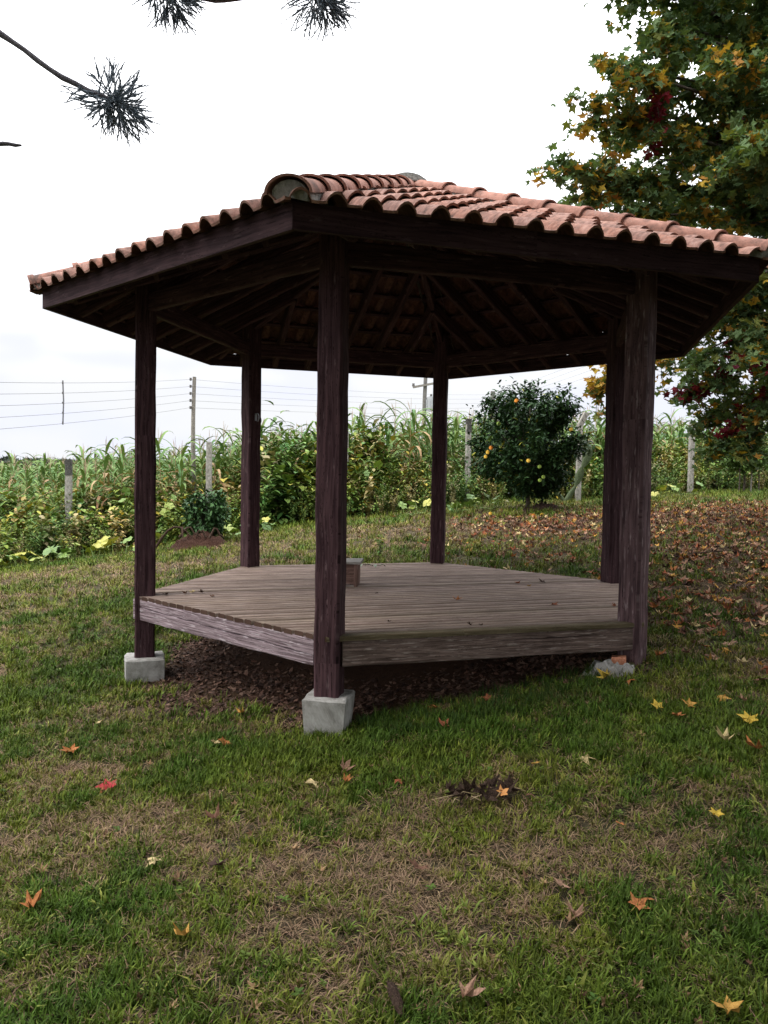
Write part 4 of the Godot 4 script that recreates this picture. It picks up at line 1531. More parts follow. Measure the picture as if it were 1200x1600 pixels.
	var lm := leaf_mat(0.8, 0.55)
	var tints := {}
	for n in 300:
		var i: int = order[n][1]
		single[i] = true
		var c: Color = lc[i]
		var key := "%d_%d" % [int(c.r * 30.0), int(c.g * 30.0)]
		if not tints.has(key):
			var m := mat(c.linear_to_srgb(), 0.55, true)
			m.backlight_enabled = true
			m.metallic_specular = 0.22
			m.backlight = Color(0.8, 0.8, 0.5)
			tints[key] = m
		var o := obj("leaf", shapes[n % 4], tints[key], t)
		o.transform = lx[i]
	var mx := [[], [], [], []]
	var mc := [[], [], [], []]
	for i in lx.size():
		if single.has(i):
			continue
		mx[i % 4].append(lx[i])
		mc[i % 4].append(lc[i] * r.randf_range(0.8, 1.15))
	for k in 4:
		scatter("foliage", shapes[k], lm, mx[k], mc[k], t)
	print("leaves ", lx.size())

# broad trees behind the viewer: they keep the sky off the foreground and the gazebo's front
func make_shade_trees() -> void:
	var r := RandomNumberGenerator.new()
	r.seed = 404
	var leaf := star_leaf(1.0, 0.4, 740).mesh()
	var lm := leaf_mat(0.3, 0.6)
	for d in [[3.2, 1.7, 10.5, 5.4, "broad leafy tree behind the viewer at right"], [-1.8, 2.3, 11.5, 5.0, "tall leafy tree behind the viewer"], [8.8, -2.4, 9.0, 4.4, "broad leafy tree beyond the right edge"]]:
		var at := on_ground(d[0], d[1], -0.05)
		var t := thing("shade_tree", d[4], "tree", at, 0.0, "trees behind the viewer")
		var b := MB.new()
		b.tube([Vector3.ZERO, Vector3(0.1, d[2] * 0.4, 0), Vector3(-0.05, d[2] * 0.95, 0.1)], [0.3, 0.2, 0.04], 10)
		for i in 14:
			var a := i * 2.4
			var y: float = d[2] * (0.25 + 0.04 * i)
			b.tube([Vector3(0, y, 0), Vector3(cos(a) * d[3] * 0.5, y + 0.8, sin(a) * d[3] * 0.5), Vector3(cos(a) * d[3] * 0.85, y + 1.2, sin(a) * d[3] * 0.85)], [0.08, 0.05, 0.015], 6, false)
		obj("trunk", b.mesh(), M.bark, t)
		var xs := []
		var cs := []
		for i in 15000:
			var u := Vector3(r.randfn(), r.randfn(), r.randfn()).normalized() * pow(r.randf(), 0.4)
			var p := Vector3(u.x * d[3], d[2] * 0.62 + u.y * d[2] * 0.4, u.z * d[3])
			xs.append(Transform3D((Basis(Vector3.UP, r.randf() * TAU) * Basis(Vector3.BACK, r.randf_range(-1.2, 0.2))).scaled(Vector3.ONE * r.randf_range(0.2, 0.34)), p))
			cs.append(Color(0.05, 0.09, 0.03) * r.randf_range(0.7, 1.3))
		scatter("crown", leaf, lm, xs, cs, t)

# small fruit tree: rounded crown of glossy leaves round a short trunk
func fruit_tree(called: String, label: String, category: String, at: Vector3, tall: float, wide: float, clear: float, leaves: int, seed: int, fruit: Array, green: Color) -> void:
	var r := RandomNumberGenerator.new()
	r.seed = seed
	var t := thing(called, label, category, at)
	var trunk := MB.new()
	trunk.tube([Vector3(0, -0.05, 0), Vector3(0.02, clear * 0.6, 0.01), Vector3(-0.02, clear + tall * 0.25, 0), Vector3(0.02, tall * 0.8, 0.02)], [tall * 0.019, tall * 0.015, tall * 0.012, tall * 0.004], 8)
	obj("trunk", trunk.mesh(), M.bark, t)
	var crown_h := tall - clear
	var lx := []
	var lc := []
	var twigs := MB.new()
	var lobes := []
	for i in 90:
		# sprays out to an uneven crown
		var d := Vector3(r.randf_range(-1, 1), r.randf_range(-0.85, 1.0), r.randf_range(-1, 1)).normalized()
		var q := r.randf_range(0.72, 1.0)
		if d.y > 0.75:
			q = r.randf_range(0.8, 1.12)
		lobes.append(Vector3(d.x * wide * 0.5 * q, clear + crown_h * 0.47 + d.y * crown_h * 0.5 * q, d.z * wide * 0.5 * q))
	for tip in lobes:
		var root := Vector3(0, clear + (tip.y - clear) * 0.45, 0)
		twigs.tube([root, root.lerp(tip, 0.5) + Vector3(0, 0.05, 0), tip], [0.012, 0.008, 0.003], 4, false)
		for l in leaves / 90:
			var s := pow(r.randf(), 0.5)
			var p := root.lerp(tip, 0.25 + 0.8 * s) + Vector3(r.randfn(), r.randfn(), r.randfn()) * 0.075 * tall / 2.4
			var bs := Basis(Vector3.UP, r.randf() * TAU) * Basis(Vector3.BACK, r.randf_range(-0.9, 1.0)) * Basis(Vector3.RIGHT, r.randf_range(-0.7, 0.7))
			lx.append(Transform3D(bs.scaled(Vector3.ONE * r.randf_range(0.07, 0.115)), p))
			var c := green.lerp(green * 2.0 + Color(0.01, 0.02, 0), pow(r.randf(), 2.0))
			if r.randf() < 0.01:
				c = Color(0.3, 0.3, 0.04)
			lc.append(c)
	obj("limb", twigs.mesh(), M.bark, t)
	var fo := scatter("crown", oval_leaf(1.0, 0.45, 0.35, 0.25).mesh(), M.glossy, lx, lc, t)
	fo.set_meta("kind", "stuff")
	var ball := MB.new()
	var pts := []
	var rad := []
	for k in 9:
		var a := PI * k / 8.0
		pts.append(Vector3(0, -cos(a) * 0.94 + (0.05 if k == 8 else 0.0), 0))
		rad.append(maxf(sin(a), 0.05))
	ball.tube(pts, rad, 12)
	var bm := ball.mesh()
	for f in fruit:
		var o := obj("orange", bm, M.orange[f[4]], t)
		o.position = Vector3(f[0], f[1], f[2])
		o.scale = Vector3.ONE * f[3]

func mound(label: String, at: Vector3, rx: float, rz: float, tall: float, col: Material, seed: int) -> Node3D:
	var r := FastNoiseLite.new()
	r.seed = seed
	r.frequency = 0.9
	var t := thing("soil_mound", label, "soil", at)
	var b := MB.new()
	var n := 22
	var rings := 9
	var grid2 := []
	for j in rings + 1:
		var q := float(j) / rings
		var row := []
		for k in n:
			var a := TAU * k / n
			var x := cos(a) * rx * q
			var z := sin(a) * rz * q
			var edge := height(at.x + x, at.z + z) - at.y
			var y := edge + tall * pow(cos(q * PI / 2), 0.9) * (1.0 + 0.55 * r.get_noise_2d(x * 5.0, z * 5.0)) + (0.08 * r.get_noise_2d(x * 12.0 + 50, z * 12.0) if j < rings else -0.03)
			row.append(Vector3(x, y, z))
		grid2.append(row)
	for j in rings:
		for k in n:
			var k2 := (k + 1) % n
			b.quad(grid2[j][k2], grid2[j][k], grid2[j + 1][k], grid2[j + 1][k2])
	obj("soil", b.mesh(), col, t)
	return t

func make_orchard() -> void:
	fruit_tree("orange_tree", "rounded dark green orange tree bearing a few ripe oranges", "tree", on_ground(2.72, -14.7), 2.56, 2.3, 0.28, 19000, 61, [[-0.4, 1.98, 0.95, 0.042, 0], [-0.2, 0.92, 1.14, 0.038, 1], [-0.78, 1.16, 0.55, 0.04, 0], [-0.83, 1.08, 0.5, 0.04, 1], [-0.86, 1.0, 0.45, 0.036, 1], [0.02, 0.82, 1.02, 0.036, 2], [0.1, 0.64, 0.98, 0.036, 2], [0.04, 0.58, 0.98, 0.036, 2], [-0.66, 1.6, 0.6, 0.038, 2], [0.62, 1.5, 0.78, 0.04, 1]], Color(0.016, 0.036, 0.014))
	fruit_tree("citrus_sapling", "small bushy dark green sapling behind the red soil mound", "sapling", on_ground(-3.08, -13.35), 1.05, 0.85, 0.12, 2600, 62, [], Color(0.025, 0.055, 0.02))
	fruit_tree("staked_sapling", "young green sapling tied between stakes at far right", "sapling", on_ground(8.65, -18.6), 1.7, 1.5, 0.5, 3800, 63, [], Color(0.05, 0.085, 0.02))
	var sp := on_ground(8.65, -18.6)
	for d in [[-0.22, 0.62, "dark short stake left of the far right sapling", 0.018], [0.06, 0.95, "pale slender stake at the trunk of the far right sapling", 0.016], [0.24, 0.5, "dark short stake right of the far right sapling", 0.016]]:
		var b := MB.new()
		b.tube([Vector3(0, -0.1, 0), Vector3(0.01, d[1] * 0.5, 0), Vector3(0.0, d[1], 0.01)], [d[3], d[3], d[3] * 0.8], 7)
		var o := obj("wooden_stake", b.mesh(), M.pole if d[1] > 0.9 else M.bark)
		o.position = on_ground(sp.x + d[0], sp.z + 0.25)
		tag(o, d[2], "stake", "stakes of the far right sapling")
	var m1 := mound("mound of dug up reddish soil and roots before the small sapling", on_ground(-3.12, -12.95), 0.55, 0.36, 0.24, M.red_soil, 3)
	for k in 5:
		var r := RandomNumberGenerator.new()
		r.seed = 940 + k
		var b := MB.new()
		var pts := []
		var rad := []
		var a0 := Vector3(r.randf_range(-0.35, 0.3), 0.2, r.randf_range(0.05, 0.25))
		var a1 := a0 + Vector3(r.randf_range(-0.5, 0.5), 0.0, r.randf_range(-0.1, 0.2))
		if k == 0:
			a0 = Vector3(-0.66, 0.02, 0.2); a1 = Vector3(-0.05, 0.2, 0.2)
		for i in 7:
			var q := i / 6.0
			pts.append(a0.lerp(a1, q) + Vector3(0, sin(q * PI) * (0.26 if k == 0 else r.randf_range(0.06, 0.2)), 0))
			rad.append(lerpf(0.024, 0.01, q))
		b.tube(pts, rad, 6)
		obj("root", b.mesh(), M.dark_bark, m1)
	mound("low dark soil mound at the foot of the orange tree", on_ground(2.98, -14.5), 0.42, 0.3, 0.13, M.dark_soil, 4)
	# fallen fruit
	for d in [[2.62, -13.5, 0, "ripe fallen orange on the ground, left of a pair below orange tree"], [2.78, -13.55, 1, "yellow fallen orange, right of a pair below orange tree"], [1.95, -14.1, 1, "yellow fallen orange on grass left of the orange tree"]]:
		var ball := MB.new()
		var pts := []
		var rad := []
		for k in 9:
			var a := PI * k / 8.0
			pts.append(Vector3(0, -cos(a) * 0.034, 0))
			rad.append(maxf(sin(a) * 0.036, 0.002))
		ball.tube(pts, rad, 12)
		var o := obj("fallen_orange", ball.mesh(), M.orange[d[2]])
		o.position = on_ground(d[0], d[1], 0.04)
		tag(o, d[3], "orange", "fallen oranges")

# monkey-puzzle pine: stands outside the picture at left, its branch ends hang into it
func needle_ball(seed: int, size: float, heading: Vector3) -> MB:
	var r := RandomNumberGenerator.new()
	r.seed = seed
	var b := MB.new()
	for k in 64:
		var d := Vector3(r.randfn(), r.randfn(), r.randfn()).normalized()
		d = (d + heading * 0.45).normalized()
		var l := size * r.randf_range(0.65, 1.05)
		var side := d.cross(Vector3(r.randf_range(-1, 1), r.randf_range(-1, 1), r.randf_range(-1, 1))).normalized()
		var start := heading * -size * 0.6 * r.randf() * r.randf()
		var forks := [[start, start + d * l * 0.5 + side * l * 0.05, start + d * l + side * l * 0.14]]
		forks.append([start + d * l * 0.42, start + d * l * 0.7 - side * l * 0.10, start + d * l * 0.9 - side * l * 0.26])
		var other := d.cross(side)
		forks.append([start + d * l * 0.55, start + d * l * 0.75 + other * l * 0.1, start + d * l * 0.92 + other * l * 0.24])
		for f in forks:
			b.tube(f, [0.004, 0.0034, 0.002], 4, false)
			for j in 26:
				var q := (j + 1) / 26.0
				var p: Vector3 = f[0].lerp(f[1], q * 2.0) if q < 0.5 else f[1].lerp(f[2], q * 2.0 - 1.0)
				var dd: Vector3 = (f[2] - f[0]).normalized()
				var sd := dd.cross(Vector3(r.randfn(), r.randfn(), r.randfn())).normalized()
				var tip := p + (dd * 0.75 + sd * 0.66) * r.randf_range(0.014, 0.03)
				var w := dd.cross(sd) * 0.0026
				b.tri(p - w, p + w, tip)
	return b

func make_pine() -> void:
	var foot := on_ground(-6.4, -4.0, -0.1)
	var t := thing("araucaria_tree", "pine at upper left with bare drooping branches ending in needle tufts", "tree", foot)
	var trunk := MB.new()
	var pts := []
	var rad := []
	for i in 12:
		var k := i / 11.0
		pts.append(Vector3(0.1 * sin(k * 4.0), 13.0 * k, 0.08 * cos(k * 3.0)))
		rad.append(lerpf(0.26, 0.07, k))
	trunk.tube(pts, rad, 14)
	obj("trunk", trunk.mesh(), M.bark, t)
	# branches as world points; the last is where the tuft sits
	var br := [
		[[-6.4, 5.6, -4.0], [-4.4, 5.2, -4.1], [-3.0, 4.55, -4.2], [-2.35, 4.13, -4.2], [-2.02, 3.93, -4.2], [-1.75, 3.74, -4.2], [-1.45, 3.61, -4.2]],
		[[-6.4, 6.6, -4.0], [-4.2, 6.1, -4.1], [-2.6, 4.9, -4.2], [-1.75, 4.4, -4.2], [-1.4, 4.28, -4.2], [-1.17, 4.2, -4.2]],
		[[-1.75, 4.4, -4.22], [-1.3, 4.3, -4.3], [-0.95, 4.19, -4.25], [-0.75, 4.185, -4.22], [-0.5, 4.2, -4.2], [-0.36, 4.19, -4.2]],
		[[-6.4, 3.9, -4.0], [-4.6, 3.65, -4.1], [-3.0, 3.45, -4.2], [-2.3, 3.41, -4.2], [-2.1, 3.39, -4.2], [-1.97, 3.385, -4.2]]]
	for k in br.size():
		var b := MB.new()
		var p := []
		var q := []
		for i in br[k].size():
			var w := Vector3(br[k][i][0], br[k][i][1], br[k][i][2]) - foot
			p.append(w)
			q.append(lerpf(0.035, 0.0105 if k != 3 else 0.008, pow(float(i) / (br[k].size() - 1), 0.6)))
		# finer, slightly knotty
		var fp := []
		var fr := []
		var r := RandomNumberGenerator.new()
		r.seed = 300 + k
		for i in range(p.size() - 1):
			for s in 4:
				var f := s / 4.0
				fp.append((p[i] as Vector3).lerp(p[i + 1], f) + Vector3(0, r.randf_range(-0.006, 0.006), 0))
				fr.append(lerpf(q[i], q[i + 1], f) * r.randf_range(0.85, 1.25))
		fp.append(p[-1]); fr.append(q[-1] * 0.7)
		b.tube(fp, fr, 7)
		obj("branch", b.mesh(), M.pine_bark, t)
		if k < 3:
			var hd: Vector3 = (p[-1] - p[-2]).normalized()
			var o := obj("needle_tuft", needle_ball(60 + k, 0.235 if k == 0 else 0.235, hd).mesh(), M.needles, t)
			o.position = p[-1]
	# the crown far above
	for i in 18:
		var a := i * 2.4
		var h := 8.0 + 5.0 * i / 18.0
		var tip := Vector3(cos(a) * 2.6, h + 0.5, sin(a) * 2.6)
		if tip.x > 1.4:
			continue
		var b := MB.new()
		b.tube([Vector3(0, h, 0), tip * Vector3(0.5, 1, 0.5) - Vector3(0, 0.4, 0), tip], [0.04, 0.025, 0.012], 6)
		obj("branch", b.mesh(), M.pine_bark, t)
		var o := obj("needle_tuft", M.tuft_mesh if M.has("tuft_mesh") else needle_ball(70, 0.3, Vector3.UP).mesh(), M.needles, t)
		M["tuft_mesh"] = o.mesh
		o.position = tip

# ------------------------------------------------------------------ fence, poles, wires, far things
func make_fence() -> void:
	var list := [
		[-6.2, -15.15, 1.9, 0.0, "grey concrete fence post with dark weathered head among left weeds"],
		[-3.64, -16.0, 1.95, 0.0, "plain concrete fence post right of the thin wooden pole"],
		[-0.85, -16.7, 1.85, 0.0, "concrete fence post mostly hidden behind the front gazebo post"],
		[1.86, -17.3, 1.88, 0.12, "concrete fence post left of the orange tree"],
		[4.42, -17.6, 1.8, 1.0, "concrete fence post with bent top right of the orange tree"],
		[7.33, -18.5, 1.72, 0.0, "concrete fence post under the hanging branches at right"]]
	for d in list:
		var at := on_ground(d[0], d[1], -0.1)
		var t := thing("fence_post", d[4], "fence post", at, 0.1, "concrete fence posts")
		var long: float = d[2] + 0.1
		var o := obj("shaft", beam(long, 0.115, 0.115, int(absf(d[0]) * 100), 0.003, 0.012, 8).mesh(), M.concrete_post, t)
		o.transform = Transform3D(Basis(Vector3.UP, Vector3.BACK, Vector3.UP.cross(Vector3.BACK)), Vector3.ZERO)
		if d[3] > 0.5:
			var arm := obj("bent_arm", beam(0.34, 0.115, 0.115, 99, 0.003, 0.012, 4).mesh(), M.concrete_post, t)
			var dir := Vector3(0.48, 1.0, 0.1).normalized()
			arm.transform = Transform3D(Basis(dir, Vector3.BACK, dir.cross(Vector3.BACK)).orthonormalized(), Vector3(-0.01, long - 0.06, 0))
		elif d[3] > 0.0 or d[0] < -6.0:
			# dark lichen-covered head
			var hd := obj("head", beam(0.3, 0.122, 0.122, 98, 0.004, 0.014, 3).mesh(), M.lichen, t)
			hd.transform = Transform3D(Basis(Vector3.UP, Vector3.BACK, Vector3.UP.cross(Vector3.BACK)), Vector3(0, long - 0.285, 0))

func wire(label: String, pts: Array, group := "overhead wires") -> void:
	var b := MB.new()
	var p := []
	var q := []
	for i in range(pts.size() - 1):
		var a: Vector3 = pts[i]
		var c: Vector3 = pts[i + 1]
		var sag := a.distance_to(c) * 0.006
		for s in 10:
			var f := s / 10.0
			p.append(a.lerp(c, f) - Vector3(0, 4.0 * f * (1.0 - f) * sag, 0))
			q.append(0.0032)
	p.append(pts[-1]); q.append(0.0032)
	b.tube(p, q, 4, false)
	var o := obj("wire", b.mesh(), M.wire)
	tag(o, label, "wire", group)

func pole(label: String, at: Vector3, tall: float, r0: float, r1: float, m: Material) -> Node3D:
	var t := thing("utility_pole", label, "pole", at)
	var b := MB.new()
	var pts := []
	var rad := []
	for i in 9:
		var k := i / 8.0
		pts.append(Vector3(sin(k * 7.0) * r0 * 0.25, tall * k, 0))
		rad.append(lerpf(r0, r1, k))
	b.tube(pts, rad, 9)
	obj("shaft", b.mesh(), m, t)
	return t

func make_lines() -> void:
	var pa := on_ground(-4.16, -16.8)
	var ya := 3.76
	var a := pole("thin wooden pole with five insulators rising above the left corn", pa, ya + 0.03 - pa.y, 0.055, 0.04, M.pole)
	var pb := on_ground(4.4, -32.0)
	var b := pole("slim wooden pole showing behind the orange tree's crown", pb, 5.35 - pb.y, 0.11, 0.1, M.pole_dark)
	var pl := on_ground(-5.42, -9.5)
	var near := pole("wooden pole carrying the wires beyond the left edge", pl, 2.82 - pl.y, 0.06, 0.045, M.pole)
	var knob := MB.new()
	knob.tube([Vector3(0, -0.03, 0), Vector3(0, -0.01, 0), Vector3(0, 0.01, 0), Vector3(0, 0.03, 0)], [0.018, 0.03, 0.022, 0.028], 8)
	var km := knob.mesh()
	for k in 5:
		var y := ya - 0.03 - 0.152 * k
		var o := obj("insulator", km, M.insulator, a)
		o.position = Vector3(-0.06, y - pa.y, 0.05)
		var o2 := obj("insulator", km, M.insulator, near)
		o2.position = Vector3(0.05, 2.75 - 0.158 * k - pl.y, 0)
		var o3 := obj("insulator", km, M.insulator, b)
		o3.position = Vector3(0, 5.2 - 0.17 * k - pb.y, 0.12)
		var order: String = ["topmost", "second from top", "middle", "second lowest", "lowest"][k]
		wire("%s of the five wires at left above the corn" % order, [Vector3(-5.37, 2.75 - 0.158 * k, -9.5), Vector3(-4.16 - 0.06, y, -16.75)])
		wire("%s of the five wires running right from the thin pole" % order, [Vector3(-4.2, y, -16.78), Vector3(4.4, 5.2 - 0.17 * k, -31.9)])
		if k < 4:
			wire("%s of the wires rising right above the orange tree" % ["topmost", "second", "third", "lowest"][k], [Vector3(4.4, 5.2 - 0.17 * k, -31.9), Vector3(9.5, 6.3 - 0.2 * k, -12.0)])
	# spacer rod clipped to the left wires
	var sp := MB.new()
	sp.tube([Vector3(0, -0.66, 0), Vector3(0.012, -0.3, 0), Vector3(0, 0.02, 0)], [0.011, 0.011, 0.011], 6)
	var st := thing("wire_spacer", "thin upright rod clipped between the wires at far left", "spacer", Vector3(-4.98, 3.06, -11.95))
	obj("rod", sp.mesh(), M.wire, st)
	for k in 5:
		var o := obj("clip", km, M.insulator, st)
		o.position = Vector3(0, -0.02 - 0.152 * k, 0)
		o.scale = Vector3.ONE * 0.5
	# transformer pole far behind the corn
	var pc := on_ground(2.28, -45.0)
	var c := pole("distant power pole with cross arm and grey transformer", pc, 8.1 - pc.y, 0.14, 0.11, M.pole_dark)
	var arm := MB.new()
	arm.box(Vector3(-0.75, -0.06, 0.1), Vector3(0.75, 0.06, 0.2))
	var ao := obj("cross_arm", arm.mesh(), M.pole, c)
	ao.position = Vector3(0, 7.15 - pc.y, 0)
	ao.rotation.z = 0.2
	for s in [-0.7, 0.0, 0.7]:
		var o := obj("insulator", km, M.insulator, c)
		o.position = Vector3(s, 7.27 + s * 0.2 - pc.y, 0.15)
		o.scale = Vector3.ONE * 3.0
	var can := MB.new()
	can.tube([Vector3(0, 0, 0), Vector3(0, 0.04, 0), Vector3(0, 0.75, 0), Vector3(0, 0.8, 0), Vector3(0, 0.86, 0)], [0.22, 0.25, 0.25, 0.22, 0.05], 14)
	for k in 6:
		var q := PI * k / 5.0
		can.box(Vector3(cos(q) * 0.27 - 0.02, 0.12, sin(q) * 0.27 - 0.02), Vector3(cos(q) * 0.27 + 0.02, 0.66, sin(q) * 0.27 + 0.02))
	var co := obj("transformer", can.mesh(), M.zinc, c)
	co.position = Vector3(0.33, 5.65 - pc.y, 0.1)
	for k in 2:
		var bu := obj("bushing", km, M.insulator, c)
		bu.position = Vector3(0.34 + 0.16 * k, 6.56 - pc.y, 0.1)
		bu.scale = Vector3.ONE * 2.4

func make_cactus() -> void:
	# flat-padded cactus leaning up beside the bent fence post
	var at := on_ground(3.95, -17.0)
	var t := thing("cactus", "flat padded cactus leaning up before the bent fence post", "cactus", at)
	var list := [[Vector3(0, -0.03, 0), Vector3(0.28, 0.42, 0), 0.06, 0.05], [Vector3(0.26, 0.40, 0), Vector3(0.40, 0.82, 0), 0.09, 0.05], [Vector3(0.40, 0.80, 0), Vector3(0.60, 1.22, 0), 0.085, 0.035], [Vector3(0.58, 1.17, 0.02), Vector3(0.26, 1.38, 0.22), 0.1, 0.03], [Vector3(0.05, 0.0, 0.05), Vector3(-0.22, 0.3, 0.1), 0.05, 0.04]]
	for d in list:
		var b := MB.new()
		var x: Vector3 = (d[1] - d[0]).normalized()
		var long: float = (d[1] - d[0]).length()
		var pts := []
		var rad := []
		for i in 9:
			var k := i / 8.0
			pts.append(Vector3(long * k, 0, 0))
			rad.append(maxf(d[2] * pow(sin(PI * clampf(k * 0.92 + 0.05, 0, 1)), 0.6), 0.01))
		b.tube(pts, rad, 12)
		var o := obj("pad", b.mesh(), M.cactus, t)
		var bs := along(d[0], d[1], Vector3(0.1, 0.2, 1.0)).basis
		o.transform = Transform3D(bs * Basis.from_scale(Vector3(1, d[3] / d[2], 1)), d[0])

func make_debris() -> void:
	var r := RandomNumberGenerator.new()
	r.seed = 14
	# rotten bark lump in the lawn, with fibres and an orange leaf caught on it
	var t := thing("bark_piece", "rotten dark bark lump with pale fibres lying in the grass", "bark", on_ground(0.50, -3.74, 0.02), 0.15)
	t.scale = Vector3.ONE * 1.35
	for k in 13:
		var o := obj("bark_flake", star_leaf(1.0, [1.1, -0.9, 0.7][k % 3], 760 + k).mesh(), M.dark_bark, t)
		o.transform = turned(Vector3(-0.13 + 0.02 * k + r.randf_range(-0.015, 0.015), 0.02 + r.randf_range(0, 0.03), r.randf_range(-0.035, 0.035)), r.randf() * TAU, r.randf_range(0.06, 0.1), r.randf_range(0.3, 1.2), r.randf() * TAU)
	for k in 9:
		var b := MB.new()
		var p := Vector3(r.randf_range(-0.13, 0.13), 0.03, r.randf_range(-0.02, 0.06))
		b.tube([p, p + Vector3(r.randf_range(-0.04, 0.04), 0.012, 0.01), p + Vector3(r.randf_range(-0.08, 0.08), 0.0, 0.02)], [0.0022, 0.002, 0.001], 4)
		obj("fibre", b.mesh(), M.straw, t)
	var lf := obj("fallen_leaf", star_leaf(1.0, 0.6, 731).mesh(), mottled_leaf(4, Color(0.5, 0.22, 0.06)))
	lf.transform = turned(on_ground(0.60, -3.72, 0.06), 0.4, 0.075, 0.5, 0.3)
	tag(lf, "small orange leaf caught on the rotten bark lump", "leaf", "fallen leaves")
	# a dry cone-like dark twig at the bottom edge
	var c := MB.new()
	c.tube([Vector3(0, 0, 0.07), Vector3(0, 0.012, 0.03), Vector3(0, 0.014, -0.03), Vector3(0, 0.01, -0.08)], [0.006, 0.018, 0.018, 0.006], 8)
	for k in 26:
		var z := r.randf_range(-0.07, 0.06)
		var a := r.randf() * TAU
		var d := Vector3(cos(a), sin(a), -0.7).normalized()
		c.tri(Vector3(0.004, 0.012, z), Vector3(-0.004, 0.012, z), Vector3(0, 0.012, z) + d * 0.03)
	var co := obj("dry_twig", c.mesh(), M.dark_bark)
	co.transform = turned(on_ground(0.06, -2.36, 0.03), 0.25, 1.0)
	tag(co, "dark scaly dead pine twig at the bottom edge", "twig")
	# brick end and cement lump under the right end of the front joist
	var bk := beam(0.1, 0.07, 0.1, 55, 0.004, 0.01, 3)
	var bo := obj("brick", bk.mesh(), M.brick)
	bo.transform = turned(on_ground(1.66, -5.52, 0.06), -0.3, 1.0)
	tag(bo, "orange clay brick end under the front joist beside right post", "brick")
	var lump := mound("pale cement lump around the brick at the right post", on_ground(1.62, -5.45), 0.2, 0.13, 0.06, M.concrete, 12)
	lump.name = "cement_lump"
	lump.set_meta("category", "cement")
	# leafy weed behind the deck
	for d in [[-0.05, -10.55, 0.36, "small leafy weed growing just behind the deck"]]:
		var s := weed_shape(1)
		var o := thing("weed_plant", d[3], "weed", on_ground(d[0], d[1]))
		obj("stem", s[0], mat(Color(1, 1, 1), 0.8, true), o)
		obj("foliage", s[1], leaf_mat(0.5), o)
		o.scale = Vector3.ONE * d[2]
	# green sprig on the back of the deck
	var sg := thing("leafy_sprig", "wilted green sprig lying on the deck behind the stool", "twig", Vector3(-0.22, DECK_Y + 0.004, -8.85))
	var sm := MB.new()
	sm.tube([Vector3(-0.15, 0.01, 0), Vector3(0, 0.02, 0.02), Vector3(0.2, 0.008, 0)], [0.004, 0.004, 0.002], 5)
	obj("stem", sm.mesh(), M.dark_bark, sg)
	for k in 7:
		var o := obj("leaf", oval_leaf(0.09, 0.04, 0.4, 0.3).mesh(), M.sprig, sg)
		o.transform = turned(Vector3(-0.12 + 0.05 * k, 0.02, 0.01), k * 2.2, 1.0)
	# fallen stick in the litter at right
	for d in [[4.1, -9.3, 0.9, 0.4, "thin dead stick lying in the leaf litter at right"], [2.3, -13.2, 0.5, 0.1, "short dead stick before the orange tree"]]:
		var b := MB.new()
		b.tube([Vector3(-d[2] / 2, 0.02, 0), Vector3(0, 0.045, 0.03), Vector3(d[2] / 2, 0.02, 0)], [0.009, 0.008, 0.005], 6)
		var o := obj("dead_stick", b.mesh(), M.dark_bark)
		o.transform = turned(on_ground(d[0], d[1], 0.01), d[3], 1.0)
		tag(o, d[4], "stick")

func make_far() -> void:
	# low wooded ridge on the horizon
	var b := MB.new()
	var n := 120
	var rows := []
	for i in n + 1:
		var a := lerpf(-1.25, 1.25, float(i) / n)
		var row := []
		for k in 4:
			var dist: float = [520.0, 640.0, 760.0, 900.0][k]
			var y: float = [-3.0, 7.0, 9.5, -3.0][k]
			y *= 1.0 + 0.35 * nz.get_noise_2d(i * 9.0, k * 40.0)
			y *= lerpf(1.0, 2.4, smoothstep(0.25, 0.6, a))
			row.append(Vector3(sin(a) * dist, y, -cos(a) * dist))
		rows.append(row)
	for i in n:
		for k in 3:
			b.quad(rows[i][k], rows[i + 1][k], rows[i + 1][k + 1], rows[i][k + 1])
	var o := obj("hill", b.mesh(), mat(lin(0.06, 0.085, 0.05), 0.95))
	o.set_meta("kind", "structure")
	var r := RandomNumberGenerator.new()
	r.seed = 71
	# far wood on it: rough clumps
	var clump := MB.new()
	for k in 170:
		var d := Vector3(r.randfn(), absf(r.randfn()) * 1.1 + 0.1, r.randfn()).normalized() * r.randf_range(0.75, 1.05)
		var s := Vector3(r.randfn(), r.randfn(), r.randfn()) * 0.2
		var s2 := Vector3(r.randfn(), r.randfn(), r.randfn()) * 0.2
		clump.tri(d * Vector3(1, 1.2, 1) + s, d * Vector3(1, 1.2, 1) + s2, d * Vector3(1, 1.2, 1) - s - s2)
	var xs := []
	var cs := []
	for i in 1400:
		var a := r.randf_range(-1.2, 1.2)
		var k := r.randf()
		var dist := lerpf(560.0, 780.0, k)
		var y := lerpf(3.0, 9.0, clampf(k * 1.5, 0, 1)) * lerpf(1.0, 2.4, smoothstep(0.25, 0.6, a))
		xs.append(turned(Vector3(sin(a) * dist, y - 1.5, -cos(a) * dist), r.randf() * TAU, r.randf_range(3.0, 6.5)))
		cs.append(Color(0.035, 0.05, 0.03) * r.randf_range(0.7, 1.3))
	tag(scatter("far_wood", clump.mesh(), mat(Color(1, 1, 1), 0.9, true), xs, cs), "dark wooded ridge on the horizon", "wood")

